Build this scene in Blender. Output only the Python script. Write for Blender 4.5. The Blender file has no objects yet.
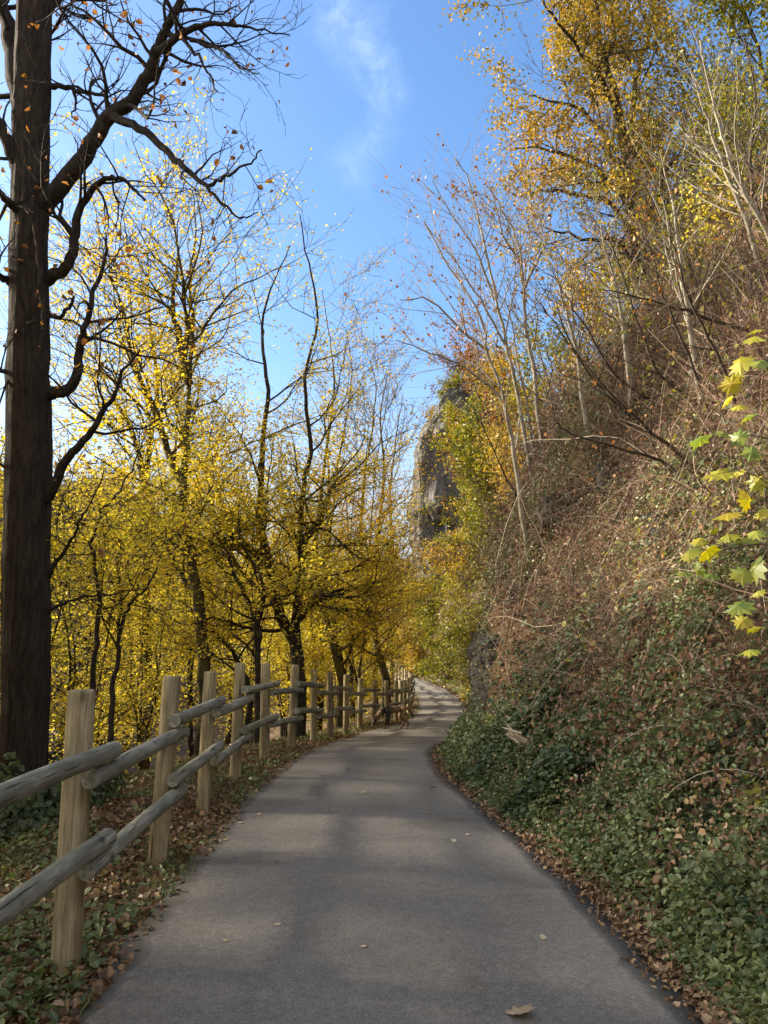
import bpy, math, random
import numpy as np
from mathutils import Vector

rng = np.random.default_rng(7)
R = random.Random(11)
C = bpy.context.scene.collection
scene = bpy.context.scene

# ------------------------------------------------------------------ camera model
EYE = 1.5
PITCH = math.radians(9.75)
FPX = 768.0
CT, ST = math.cos(PITCH), math.sin(PITCH)

def at(px, py, c):
    """world point seen at a picture position, c metres along the view axis"""
    u = (512 - py) / FPX
    return np.array([(px - 384) / FPX * c, c * (CT - u * ST), EYE + c * (ST + u * CT)])

# ------------------------------------------------------------------ noise
def _hash(ix, iy, seed):
    h = (ix * 374761393 + iy * 668265263 + seed * 1442695041) & 0xffffffff
    h = ((h ^ (h >> 13)) * 1274126177) & 0xffffffff
    return ((h ^ (h >> 16)) & 0xffff) / 65535.0

def vnoise(x, y, seed=0):
    x = np.asarray(x, float); y = np.asarray(y, float)
    ix = np.floor(x).astype(np.int64); iy = np.floor(y).astype(np.int64)
    fx = x - ix; fy = y - iy
    fx = fx * fx * (3 - 2 * fx); fy = fy * fy * (3 - 2 * fy)
    a = _hash(ix, iy, seed); b = _hash(ix + 1, iy, seed)
    c = _hash(ix, iy + 1, seed); d = _hash(ix + 1, iy + 1, seed)
    return (a * (1 - fx) + b * fx) * (1 - fy) + (c * (1 - fx) + d * fx) * fy

def fbm(x, y, seed=0, octs=4):
    s = 0; amp = 0.5; f = 1.0
    for o in range(octs):
        s = s + amp * vnoise(np.asarray(x) * f, np.asarray(y) * f, seed + o * 17)
        amp *= 0.5; f *= 2.03
    return s / (1 - 0.5 ** octs)

def sstep(a, b, x):
    t = np.clip((np.asarray(x, float) - a) / (b - a), 0, 1)
    return t * t * (3 - 2 * t)

# ------------------------------------------------------------------ the lie of the land
_yy = np.linspace(-14, 140, 3081)
def _curve(pts, sig):
    p = np.array(pts, float)
    v = np.interp(_yy, p[:, 0], p[:, 1])
    k = np.arange(-60, 61) * (_yy[1] - _yy[0])
    w = np.exp(-0.5 * (k / sig) ** 2); w /= w.sum()
    return np.convolve(np.pad(v, 60, mode='edge'), w, mode='valid')

FENCE_XY = [(-14, -1.45), (2, -1.47), (3.95, -1.50), (5.75, -1.60), (7.4, -1.66), (9.17, -1.72), (10.8, -1.62), (12.6, -1.47),
            (14.4, -1.28), (16.1, -1.08), (18.4, -.87), (20, -.6), (21.6, -.27), (23, .03), (24.5, .33), (31, 1.0),
            (38, 1.36), (43, 1.42), (48, 1.2), (53, .75), (58, .05), (62, -.75), (66, -2.3), (70, -4.8), (75, -9), (85, -17), (100, -27), (140, -50)]
_F = _curve(FENCE_XY, .5)
_OFF = _curve([(-14, .2), (4, .2), (6, .26), (8, .33), (10.6, .45), (14, .4), (20, .35), (140, .4)], .5)
_XR = _curve([(-14, 1.36), (2.5, 1.34), (3.38, 1.30), (5.75, 1.14), (7.9, .85), (9.5, .66), (11.2, .66), (12.8, .85), (14.5, 1.22), (17, 1.78),
              (20, 2.3), (25, 2.95), (31, 3.45), (38, 3.85), (43, 3.95), (48, 3.75), (53, 3.25), (58, 2.5), (62, 1.7), (66, .2), (70, -2),
              (75, -6), (85, -14), (100, -24), (140, -47)], .45)
_ZP = _curve([(-14, .05), (3, 0), (10.7, 0), (12.6, -.09), (14.4, -.24), (16.1, -.36), (18.4, -.5), (20, -.61), (23, -.8), (26, -.95),
              (30, -1.08), (38, -1.2), (44, -1.25), (50, -1.15), (56, -1.0), (62, -.9), (70, -.6), (100, 1), (140, 3)], .8)
def fenceX(y): return np.interp(y, _yy, _F)
def XL(y): return np.interp(y, _yy, _F + _OFF) + .11 * (fbm(np.asarray(y) * 1.6, 3.3, 5) - .5) + .03 * (vnoise(np.asarray(y) * 9, 3.3, 15) - .5)
def XR(y): return np.interp(y, _yy, _XR) + .07 * (fbm(np.asarray(y) * 1.6, 8.1, 6) - .5) + .02 * (vnoise(np.asarray(y) * 9, 3.3, 16) - .5)
def ZP(y): return np.interp(y, _yy, _ZP)

RS = np.array([0, .3, .8, 1.4, 2.0, 2.6, 3.6, 6, 12, 20, 40, 90])
RZ = np.array([-.02, .06, .35, .85, 1.75, 3.0, 4.6, 6.5, 9.2, 12.5, 19, 30])
RS2 = np.array([0, .3, .68, .86, 1.0, 1.8, 2.3, 4.0, 8, 16, 40, 90])
RZ2 = np.array([-.02, .05, .3, 1.9, 3.1, 4.9, 5.8, 7.4, 9.2, 12.0, 19, 30])
LS = np.array([0, .5, 1.2, 3, 6, 12, 18, 40, 200])
LZ = np.array([-.035, -.03, -.08, -.42, -1.7, -4.8, -7.0, -7.5, -7.5])

def H(X, Y):
    X = np.asarray(X, float); Y = np.asarray(Y, float)
    xl, xr, zp = XL(Y), XR(Y), ZP(Y)
    s0 = np.maximum(X - xr, 0)
    far = sstep(17, 26, Y) * (1 - sstep(56, 66, Y))
    sr = (s0 + far * 2.6 * np.maximum(s0 - .8, 0)) * (1.0 - .52 * sstep(54, 68, Y))
    sl = np.maximum(xl - X, 0)
    n1 = fbm(X * .45 + 3, Y * .45, 1) - .5
    n2 = fbm(X * 1.7, Y * 1.7 + 9, 2) - .5
    wr = sstep(10, 12.6, Y) * (1 - sstep(15, 18, Y))
    n3 = fbm(X * .95 + 31, Y * .95 + 7, 9, 3) - .5
    zr = np.interp(sr, RS, RZ) * (1 - wr) + np.interp(s0, RS2, RZ2) * wr + n1 * np.minimum(sr * .7, 2.2) + n2 * np.minimum(sr * .3, .75) + n3 * np.clip(sr - .7, 0, 1) * 1.1
    zl = np.interp(sl, LS, LZ) + n1 * np.minimum(sl * .12, .8) + n2 * np.minimum(sl * .07, .1)
    q = -X - HILL_X + .25 * Y
    zl = zl + np.minimum(np.maximum(q, 0) * .8, HILL_CAP(X, Y)) * (.92 + .16 * fbm(X * .03, Y * .03, 4))
    inside = (X >= xl) & (X <= xr)
    z = np.where(X < xl, zl, np.where(X > xr, zr, -.035))
    return zp + z
HILL_X = 42.0
_HA = np.radians([-180, -120, -90, -75, -50, -38, -27, -20, -8, 180]); _HE = np.array([6, 6, 6, 6, 6, 8, 11.0, 10, 9, 9.])
def HILL_CAP(X, Y):
    '''height of the far valley side above the valley floor: high to the left, lower ahead'''
    return 9 + HILL_K * 108 * np.tan(np.radians(np.interp(np.arctan2(X, Y), _HA, _HE)))
HILL_K = 1.0

def Hn(X, Y, e=.06):
    dx = (H(X + e, Y) - H(X - e, Y)) / (2 * e); dy = (H(X, Y + e) - H(X, Y - e)) / (2 * e)
    n = np.stack([-dx, -dy, np.ones_like(dx)], -1)
    return n / np.linalg.norm(n, axis=-1, keepdims=True)

def hit(px, py, tmin=2.0):
    """first point of the ground seen at a picture position"""
    t = np.concatenate([np.arange(tmin, 30, .03), np.arange(30, 160, .15)])
    u = (512 - py) / FPX
    P = np.stack([(px - 384) / FPX * t, t * (CT - u * ST), EYE + t * (ST + u * CT)], -1)
    below = P[:, 2] < H(P[:, 0], P[:, 1])
    i = int(np.argmax(below)) if below.any() else len(t) - 1
    return P[i], float(t[i])

# ------------------------------------------------------------------ object helpers
def put(o, parent=None):
    C.objects.link(o)
    if parent is not None: o.parent = parent
    return o

def tag(o, label=None, cat=None, group=None, kind=None):
    if label: o['label'] = label
    if cat: o['category'] = cat
    if group: o['group'] = group
    if kind: o['kind'] = kind
    return o

def empty(name, loc):
    o = bpy.data.objects.new(name, None); o.empty_display_size = .2
    o.location = Vector([float(a) for a in loc]); C.objects.link(o)
    return o

def make_mesh(name, V, faces, mat, smooth=False, tint=None):
    """faces: list of int arrays (n,k); tint: list of per-face float arrays in the same order"""
    V = np.ascontiguousarray(V, dtype=np.float32)
    me = bpy.data.meshes.new(name)
    faces = [np.asarray(f, dtype=np.int32) for f in faces if len(f)]
    nl = sum(f.size for f in faces); nf = sum(len(f) for f in faces)
    me.vertices.add(len(V)); me.vertices.foreach_set('co', V.ravel())
    me.loops.add(nl); me.loops.foreach_set('vertex_index', np.concatenate([f.ravel() for f in faces]))
    tot = np.concatenate([np.full(len(f), f.shape[1], np.int32) for f in faces])
    start = np.concatenate([[0], np.cumsum(tot)[:-1]]).astype(np.int32)
    me.polygons.add(nf); me.polygons.foreach_set('loop_start', start)
    try: me.polygons.foreach_set('loop_total', tot)
    except Exception: pass
    me.polygons.foreach_set('use_smooth', np.full(nf, smooth, dtype=bool))
    if tint is not None:
        a = me.attributes.new('tint', 'FLOAT', 'FACE')
        a.data.foreach_set('value', np.ascontiguousarray(np.concatenate(tint), dtype=np.float32))
    me.update(calc_edges=True); me.validate()
    for m in (mat if isinstance(mat, (list, tuple)) else [mat]): me.materials.append(m)
    return me

def mesh_obj(name, V, faces, mat, parent=None, smooth=False, tint=None, base=None):
    V = np.asarray(V, float)
    if base is not None: V = V - np.asarray(base)[None, :]
    o = bpy.data.objects.new(name, make_mesh(name, V, faces, mat, smooth, tint))
    if base is not None and parent is None: o.location = Vector([float(a) for a in base])
    return put(o, parent)

class Tubes:
    """collects centre lines with radii and turns them into one tube mesh"""
    def __init__(s): s.g = {}; s.V = []; s.Q = []; s.T = []; s.n = 0
    def add(s, pts, rs):
        r = max(rs)
        k = 56 if r > .24 else 16 if r > .12 else 9 if r > .035 else 5 if r > .012 else 3
        s.g.setdefault((len(pts), k), []).append((pts, rs))
    def arrays(s):
        for (n, k), L in s.g.items():
            P = np.array([a for a, _ in L], float).reshape(len(L), n, 3)
            r = np.array([b for _, b in L], float).reshape(len(L), n)
            Tn = np.gradient(P, axis=1); Tn /= np.linalg.norm(Tn, axis=2, keepdims=True) + 1e-9
            mean = P[:, -1] - P[:, 0]; mean /= np.linalg.norm(mean, axis=1, keepdims=True) + 1e-9
            ref = np.where(np.abs(mean[:, 2:3]) > .75, np.array([[1., 0, 0]]), np.array([[0, 0, 1.]]))[:, None, :]
            A = np.cross(Tn, ref); A /= np.linalg.norm(A, axis=2, keepdims=True) + 1e-9
            B = np.cross(Tn, A)
            an = np.arange(k) * 2 * math.pi / k
            if k >= 56:      # furrowed bark: narrow upright ridges that wander and break
                cs, sn = np.cos(an)[None, None, :], np.sin(an)[None, None, :]
                zz = P[:, :, 2:3]
                ridge = np.abs(fbm(cs * 7.5 + zz * .55, sn * 7.5 + zz * .9, 101, 3) - .5) * 2
                rr = r[:, :, None] * (1 + .05 * np.sin(3 * an + 1)[None, None] + .03 * np.sin(2 * an + 1.3 * zz) + .17 * (ridge - .25) + .06 * (fbm(cs * 2 + zz, sn * 2 + zz * 1.3, 103, 3) - .5))
            elif k >= 16:
                rr = r[:, :, None] * (1 + .07 * np.sin(3 * an + 1)[None, None] + .05 * np.sin(5 * an + .4 * np.arange(n)[None, :, None]))
            else: rr = r[:, :, None] * np.ones(k)
            V = P[:, :, None, :] + rr[..., None] * (np.cos(an)[None, None, :, None] * A[:, :, None, :] + np.sin(an)[None, None, :, None] * B[:, :, None, :])
            m = len(L)
            idx = s.n + np.arange(m * n * k).reshape(m, n, k)
            a = idx[:, :-1, :]; b = idx[:, 1:, :]
            q = np.stack([a, np.roll(a, -1, 2), np.roll(b, -1, 2), b], -1).reshape(-1, 4)
            s.V.append(V.reshape(-1, 3)); s.Q.append(q); s.n += m * n * k
        s.g = {}
        return np.concatenate(s.V), [np.concatenate(s.Q)]

def unit(v): return v / (np.linalg.norm(v, axis=-1, keepdims=True) + 1e-9)

LEAF_SHAPES = {
    # (along, across, lift) outline halves: quads across a folded midrib
    'oval': (np.array([(0, 0, 0), (.3, -.36, .10), (.72, -.30, .12), (1, 0, 0), (.72, .30, .12), (.3, .36, .10)]), [(0, 1, 2, 3), (0, 3, 4, 5)]),
    'ivy': (np.array([(0, 0, 0), (.12, -.52, .12), (.55, -.42, .14), (1, 0, -.04), (.55, .42, .14), (.12, .52, .12)]), [(0, 1, 2, 3), (0, 3, 4, 5)]),
    'rhomb': (np.array([(0, 0, 0), (.5, -.36, .1), (1, 0, 0), (.5, .36, .1)]), [(0, 1, 2, 3)]),
    'curl': (np.array([(0, 0, 0), (.35, -.38, .3), (.8, -.28, .28), (1, 0, .12), (.7, .3, .26), (.3, .38, .3)]), [(0, 1, 2, 3), (0, 3, 4, 5)]),
}
def leaves(pos, nrm, size, shape='rhomb', jitter=.5, g=None, axis=None):
    """leaf blades at pos, facing nrm (jittered), turned at random: (verts, [quads], leaf count per quad)"""
    g = g or rng
    n = len(pos)
    tpl, fc = LEAF_SHAPES[shape]
    N = unit(nrm + g.normal(0, jitter, (n, 3)))
    A = axis if axis is not None else g.normal(0, 1, (n, 3))
    A = unit(A - (A * N).sum(1, keepdims=True) * N)
    B = np.cross(N, A)
    size = np.broadcast_to(size, (n,))
    asp = g.uniform(.8, 1.2, n)
    V = pos[:, None, :] + size[:, None, None] * (tpl[None, :, 0, None] * A[:, None] + (asp[:, None] * tpl[None, :, 1])[..., None] * B[:, None] + tpl[None, :, 2, None] * N[:, None])
    k = len(tpl)
    off = (np.arange(n) * k)[:, None]
    Q = np.concatenate([off + np.array(f)[None, :] for f in fc], 0)
    return V.reshape(-1, 3), Q, len(fc)

# ------------------------------------------------------------------ materials
def nodes(name):
    m = bpy.data.materials.new(name); m.use_nodes = True
    nt = m.node_tree; nt.nodes.clear()
    out = nt.nodes.new('ShaderNodeOutputMaterial')
    return m, nt, out

def N(nt, typ, **kw):
    n = nt.nodes.new(typ)
    for k, v in kw.items():
        if k == 'ins':
            for a, b in v.items(): n.inputs[a].default_value = b
        else: setattr(n, k, v)
    return n

def ramp(nt, fac, stops, interp='LINEAR'):
    r = nt.nodes.new('ShaderNodeValToRGB'); r.color_ramp.interpolation = interp
    el = r.color_ramp.elements
    while len(el) < len(stops): el.new(.5)
    for e, (p, c) in zip(el, stops):
        e.position = p; e.color = (*c, 1) if len(c) == 3 else c
    nt.links.new(fac, r.inputs['Fac'])
    return r.outputs['Color']

def noise(nt, vec, scale, detail=4, rough=.55, dist=0):
    n = N(nt, 'ShaderNodeTexNoise', ins={'Scale': scale, 'Detail': detail, 'Roughness': rough, 'Distortion': dist})
    if vec is not None: nt.links.new(vec, n.inputs['Vector'])
    return n.outputs['Fac']

def mapped(nt, scale=(1, 1, 1), src='Object'):
    tc = N(nt, 'ShaderNodeTexCoord')
    mp = N(nt, 'ShaderNodeMapping'); mp.inputs['Scale'].default_value = scale
    nt.links.new(tc.outputs[src], mp.inputs['Vector'])
    return mp.outputs['Vector']

def mix(nt, fac, a, b, mode='MIX'):
    m = N(nt, 'ShaderNodeMix', data_type='RGBA', blend_type=mode)
    for sock, v in ((m.inputs[0], fac), (m.inputs[6], a), (m.inputs[7], b)):
        if isinstance(v, bpy.types.NodeSocket): nt.links.new(v, sock)
        elif isinstance(v, (int, float)): sock.default_value = v
        else: sock.default_value = (*v, 1)
    return m.outputs[2]

def math_(nt, op, a, b=0.0, clamp=False):
    m = N(nt, 'ShaderNodeMath', operation=op, use_clamp=clamp)
    for s, v in zip(m.inputs, (a, b)):
        if isinstance(v, bpy.types.NodeSocket): nt.links.new(v, s)
        else: s.default_value = v
    return m.outputs[0]

def principled(nt, out, col, rough=.8, bump=None, bstr=.5, bdist=.02, spec=.3):
    p = N(nt, 'ShaderNodeBsdfPrincipled')
    if isinstance(col, bpy.types.NodeSocket): nt.links.new(col, p.inputs['Base Color'])
    else: p.inputs['Base Color'].default_value = (*col, 1)
    if isinstance(rough, bpy.types.NodeSocket): nt.links.new(rough, p.inputs['Roughness'])
    else: p.inputs['Roughness'].default_value = rough
    p.inputs['Specular IOR Level'].default_value = spec
    if bump is not None:
        b = N(nt, 'ShaderNodeBump', ins={'Strength': bstr, 'Distance': bdist})
        nt.links.new(bump, b.inputs['Height']); nt.links.new(b.outputs['Normal'], p.inputs['Normal'])
    nt.links.new(p.outputs[0], out.inputs['Surface'])
    return p

def leaf_mat(name, stops, trans=.4, clump=1.2, gloss=.025, spread=.45, rough=.45):
    """leaf blades: colour by a value per leaf and by clumps; light shines through"""
    m, nt, out = nodes(name)
    a = N(nt, 'ShaderNodeAttribute', attribute_name='tint')
    geo = N(nt, 'ShaderNodeNewGeometry')
    nz = noise(nt, geo.outputs['Position'], clump, 2)
    f = math_(nt, 'ADD', math_(nt, 'MULTIPLY', a.outputs['Fac'], 1 - spread), math_(nt, 'MULTIPLY', math_(nt, 'SUBTRACT', nz, .2), spread * 1.66), clamp=True)
    col = ramp(nt, f, stops)
    d = N(nt, 'ShaderNodeBsdfDiffuse'); t = N(nt, 'ShaderNodeBsdfTranslucent')
    nt.links.new(col, d.inputs['Color'])
    sat = N(nt, 'ShaderNodeHueSaturation', ins={'Saturation': 1.1, 'Value': 1.25}); nt.links.new(col, sat.inputs['Color'])
    nt.links.new(sat.outputs[0], t.inputs['Color'])
    mx = N(nt, 'ShaderNodeMixShader', ins={0: trans}); nt.links.new(d.outputs[0], mx.inputs[1]); nt.links.new(t.outputs[0], mx.inputs[2])
    gl = N(nt, 'ShaderNodeBsdfGlossy', ins={'Roughness': rough}); gl.inputs['Color'].default_value = (1, 1, 1, 1)
    m2 = N(nt, 'ShaderNodeMixShader', ins={0: gloss}); nt.links.new(mx.outputs[0], m2.inputs[1]); nt.links.new(gl.outputs[0], m2.inputs[2])
    nt.links.new(m2.outputs[0], out.inputs['Surface'])
    return m

def bark_mat(name, dark, light, moss=None, zs=.12, scale=26, bd=.03, mossamt=.5):
    m, nt, out = nodes(name)
    v = mapped(nt, (1, 1, zs))
    n1 = noise(nt, v, scale, 5, .65, .4)
    v2 = mapped(nt, (1, 1, 1)); n2 = noise(nt, v2, 2.2, 4, .6)
    col = ramp(nt, n1, [(.36, dark), (.66, light)])
    col = mix(nt, math_(nt, 'MULTIPLY', n2, .6), col, tuple(.55 * c for c in dark))
    if moss:
        f = ramp(nt, noise(nt, v2, 3.1, 4, .65), [(mossamt, (0, 0, 0)), (mossamt + .14, (1, 1, 1))])
        col = mix(nt, math_(nt, 'MULTIPLY', f, .75), col, moss)
    principled(nt, out, col, .9, n1, .9, bd, .2)
    return m

def plain_attr_mat(name, stops, rough=.8, trans=0.0):
    m, nt, out = nodes(name)
    a = N(nt, 'ShaderNodeAttribute', attribute_name='tint')
    col = ramp(nt, a.outputs['Fac'], stops)
    principled(nt, out, col, rough, spec=.2)
    return m
# ------------------------------------------------------------------ materials used
M = {}
M['oak_bark'] = bark_mat('oak_bark', (.026, .021, .018), (.082, .067, .055), (.06, .064, .028), .11, 26, .09, .64)
M['dark_bark'] = bark_mat('dark_bark', (.022, .018, .014), (.075, .06, .045), (.085, .09, .03), .3, 18, .015, .56)
M['moss_bark'] = bark_mat('mossy_bark', (.03, .024, .016), (.10, .082, .055), (.11, .10, .03), .3, 18, .015, .47)
M['pale_bark'] = bark_mat('pale_bark', (.20, .175, .13), (.46, .42, .34), None, .6, 14, .006)
M['twig_bark'] = bark_mat('twig_bark', (.06, .045, .032), (.15, .12, .088), None, .5, 14, .005)
M['brown_bark'] = bark_mat('brown_bark', (.035, .026, .02), (.11, .085, .06), None, .5, 14, .005)

M['yellow_leaf'] = leaf_mat('yellow_leaf', [(.0, (.17, .165, .04)), (.25, (.37, .30, .06)), (.55, (.55, .43, .065)), (.8, (.62, .44, .075)), (1, (.50, .27, .06))], .5, .55)
M['lime_leaf'] = leaf_mat('lime_leaf', [(0, (.18, .20, .045)), (.35, (.40, .35, .06)), (.7, (.62, .49, .075)), (1, (.66, .44, .075))], .5, .6)
M['ochre_leaf'] = leaf_mat('ochre_leaf', [(0, (.13, .12, .02)), (.3, (.30, .22, .025)), (.65, (.46, .29, .03)), (1, (.42, .20, .03))], .42, .7)
M['gold_leaf'] = leaf_mat('gold_leaf', [(0, (.10, .10, .03)), (.3, (.20, .17, .04)), (.65, (.42, .28, .05)), (1, (.48, .245, .05))], .36, .45)
M['olive_leaf'] = leaf_mat('olive_leaf', [(0, (.055, .075, .016)), (.35, (.13, .14, .022)), (.7, (.27, .235, .028)), (1, (.40, .28, .028))], .38, .35)
M['brown_leaf'] = leaf_mat('brown_leaf', [(0, (.05, .028, .02)), (.4, (.13, .07, .04)), (.75, (.23, .13, .065)), (1, (.32, .18, .06))], .3, .5)
M['rust_leaf'] = leaf_mat('rust_leaf', [(0, (.10, .045, .022)), (.5, (.26, .12, .04)), (1, (.42, .2, .055))], .35, .8)
M['ivy_leaf'] = leaf_mat('ivy_leaf', [(0, (.032, .046, .02)), (.35, (.055, .082, .032)), (.62, (.088, .118, .048)), (.85, (.15, .165, .07)), (.95, (.24, .2, .08)), (1, (.2, .12, .05))], .22, 1.1, .03, .5, .5)
M['verge_leaf'] = leaf_mat('verge_leaf', [(0, (.05, .075, .02)), (.4, (.11, .15, .045)), (.75, (.19, .22, .085)), (1, (.3, .26, .09))], .25, 1.3, .04)
M['litter_leaf'] = leaf_mat('litter_leaf', [(0, (.05, .028, .018)), (.3, (.13, .075, .04)), (.6, (.24, .15, .08)), (.85, (.36, .25, .14)), (1, (.40, .2, .06))], .15, 1.6, .03, .3)
M['maple_leaf'] = leaf_mat('maple_leaf', [(0, (.09, .17, .04)), (.35, (.24, .31, .06)), (.62, (.50, .47, .05)), (.85, (.60, .44, .05)), (1, (.35, .2, .05))], .45, 13, .03, .42)
M['straw'] = plain_attr_mat('straw', [(0, (.06, .034, .025)), (.4, (.14, .088, .062)), (.75, (.25, .175, .125)), (.93, (.38, .30, .22)), (1, (.52, .45, .35))], .85)

def ground_material():
    m, nt, out = nodes('forest_floor')
    v = mapped(nt, (1, 1, 1))
    n1 = noise(nt, v, 5.5, 6, .65); n2 = noise(nt, v, .8, 4); n3 = noise(nt, v, 38, 3, .7)
    soil = ramp(nt, n1, [(.25, (.022, .016, .011)), (.5, (.06, .042, .026)), (.75, (.12, .082, .05))])
    leafy = ramp(nt, n3, [(.3, (.045, .028, .018)), (.55, (.13, .08, .045)), (.8, (.22, .15, .085))])
    c = mix(nt, ramp(nt, n2, [(.4, (0, 0, 0)), (.6, (1, 1, 1))]), soil, leafy)
    c = mix(nt, ramp(nt, noise(nt, v, 1.7, 4), [(.56, (0, 0, 0)), (.7, (.8, .8, .8))]), c, (.045, .055, .018))
    principled(nt, out, c, .95, n3, .8, .03, .1)
    return m

def asphalt_material():
    m, nt, out = nodes('asphalt')
    v = mapped(nt, (1, 1, 1))
    fine = noise(nt, v, 300, 3, .8)
    mid = noise(nt, v, 26, 4, .6)
    big = noise(nt, mapped(nt, (1.0, .5, 1)), 1.1, 4, .6, .3)
    vor = N(nt, 'ShaderNodeTexVoronoi', ins={'Scale': 95}); nt.links.new(v, vor.inputs['Vector'])
    stone = ramp(nt, vor.outputs['Distance'], [(0.05, (.40, .37, .315)), (.34, (.216, .198, .168)), (.6, (.12, .11, .093))])
    base = ramp(nt, fine, [(.3, (.138, .127, .108)), (.55, (.22, .204, .176)), (.78, (.32, .298, .26))])
    c = mix(nt, .5, base, stone)
    c = mix(nt, .8, c, ramp(nt, mid, [(.3, (.78, .78, .78)), (.7, (1.16, 1.155, 1.15))]), 'MULTIPLY')
    c = mix(nt, 1.0, c, ramp(nt, big, [(.33, (.82, .81, .795)), (.5, (1, 1, 1)), (.68, (1.12, 1.09, 1.05))]), 'MULTIPLY')
    # damp, darker patches lying across the surface
    damp = noise(nt, mapped(nt, (.55, 1.25, 1)), .95, 5, .62, .6)
    c = mix(nt, ramp(nt, damp, [(.57, (0, 0, 0)), (.68, (.55, .55, .55))]), c, (.08, .074, .062))
    # rare pale bits of grit
    v2 = N(nt, 'ShaderNodeTexVoronoi', ins={'Scale': 9}); nt.links.new(v, v2.inputs['Vector'])
    c = mix(nt, ramp(nt, v2.outputs['Distance'], [(.035, (.7, .7, .7)), (.07, (0, 0, 0))]), c, (.3, .28, .24))
    # edges: a dark rim, and a worn pale line inside it
    ed = N(nt, 'ShaderNodeAttribute', attribute_name='edge')       # metres from the nearer edge
    wob = math_(nt, 'ADD', ed.outputs['Fac'], math_(nt, 'MULTIPLY', math_(nt, 'SUBTRACT', noise(nt, v, 4.5, 4), .5), .16))
    c = mix(nt, ramp(nt, wob, [(.02, (.8, .8, .8)), (.10, (.5, .5, .5)), (.17, (0, 0, 0))]), c, (.045, .043, .038))
    line = ramp(nt, wob, [(.13, (0, 0, 0)), (.155, (.45, .45, .45)), (.175, (0, 0, 0))])
    c = mix(nt, math_(nt, 'MULTIPLY', line, ramp(nt, mid, [(.45, (0, 0, 0)), (.6, (1, 1, 1))])), c, (.3, .28, .25))
    h = math_(nt, 'ADD', math_(nt, 'MULTIPLY', fine, .6), math_(nt, 'MULTIPLY', mid, .8))
    principled(nt, out, c, .85, h, .25, .008, .22)
    return m

def wood_material(name, cols, grey, streak=34):
    m, nt, out = nodes(name)
    oi = N(nt, 'ShaderNodeObjectInfo')
    tc = N(nt, 'ShaderNodeTexCoord')
    ad = N(nt, 'ShaderNodeVectorMath', operation='ADD'); nt.links.new(tc.outputs['Object'], ad.inputs[0])
    sc = N(nt, 'ShaderNodeVectorMath', operation='SCALE', ins={'Scale': 31.0}); nt.links.new(oi.outputs['Random'], sc.inputs[0])
    nt.links.new(sc.outputs[0], ad.inputs[1])
    def mp(s):
        p = N(nt, 'ShaderNodeMapping'); p.inputs['Scale'].default_value = s; nt.links.new(ad.outputs[0], p.inputs['Vector']); return p.outputs['Vector']
    g = noise(nt, mp((1, 1, .07)), streak, 5, .65, .5)
    b = noise(nt, mp((1, 1, .5)), 5, 5, .65)
    c = ramp(nt, g, [(.32, cols[0]), (.52, cols[1]), (.7, cols[2])])
    c = mix(nt, ramp(nt, b, [(.42, (0, 0, 0)), (.68, (.85, .85, .85))]), c, grey)
    kn = N(nt, 'ShaderNodeTexVoronoi', ins={'Scale': 3.2}); nt.links.new(mp((1.6, 1.6, .8)), kn.inputs['Vector'])
    c = mix(nt, ramp(nt, kn.outputs['Distance'], [(.05, (.85, .85, .85)), (.13, (0, 0, 0))]), c, tuple(.35 * q for q in cols[0]))
    ck = noise(nt, mp((1, 1, .035)), 60, 3, .6)
    c = mix(nt, ramp(nt, ck, [(.62, (0, 0, 0)), (.66, (.85, .85, .85))]), c, (.03, .024, .016))
    # moisture and moss near the foot / on patches
    c = mix(nt, ramp(nt, noise(nt, mp((1, 1, .8)), 9, 4, .6), [(.6, (0, 0, 0)), (.78, (.5, .5, .5))]), c, (.055, .06, .03))
    principled(nt, out, c, .85, g, .5, .006, .2)
    return m
M['post'] = wood_material('post_wood', ((.155, .122, .07), (.33, .275, .165), (.48, .42, .275)), (.135, .113, .07))
M['rail'] = wood_material('rail_wood', ((.12, .118, .09), (.27, .265, .21), (.42, .41, .335)), (.125, .125, .09))

# ------------------------------------------------------------------ ground
def spaced(parts):
    a = [np.arange(x0, x1, st) for x0, x1, st in parts]
    return np.concatenate(a)
gx = spaced([(-320, -90, 9), (-90, -40, 3), (-40, -14, 1), (-14, -4, .35), (-4, 6, .11), (6, 14, .3), (14, 40, 1), (40, 200, 8)])
gy = spaced([(-60, -14, 4), (-14, 1, .5), (1, 18, .14), (18, 34, .3), (34, 80, .5), (80, 140, 2.5), (140, 420, 9)])
GX, GY = np.meshgrid(gx, gy)
GZ = H(GX, GY)
nx, ny = len(gx), len(gy)
ii = np.arange(nx * ny).reshape(ny, nx)
q = np.stack([ii[:-1, :-1], ii[:-1, 1:], ii[1:, 1:], ii[1:, :-1]], -1).reshape(-1, 4)
ground = mesh_obj('ground', np.stack([GX, GY, GZ], -1).reshape(-1, 3), [q], ground_material(), smooth=True)
tag(ground, kind='structure')

# ------------------------------------------------------------------ path
py_ = spaced([(-12, 1, .5), (1, 20, .12), (20, 90, .4)])
nac = 17
tt = np.linspace(0, 1, nac)
xl, xr = XL(py_) - .01, XR(py_) + .01
PX = xl[:, None] * (1 - tt) + xr[:, None] * tt
PY = np.repeat(py_[:, None], nac, 1)
crown = .025 * (1 - (2 * tt - 1) ** 2)
PZ = ZP(py_)[:, None] + crown[None, :] + .006 * (fbm(PX * 1.2, PY * 1.2, 31) - .5)
edge = np.minimum(PX - xl[:, None], xr[:, None] - PX)
top = np.stack([PX, PY, PZ], -1)
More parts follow.
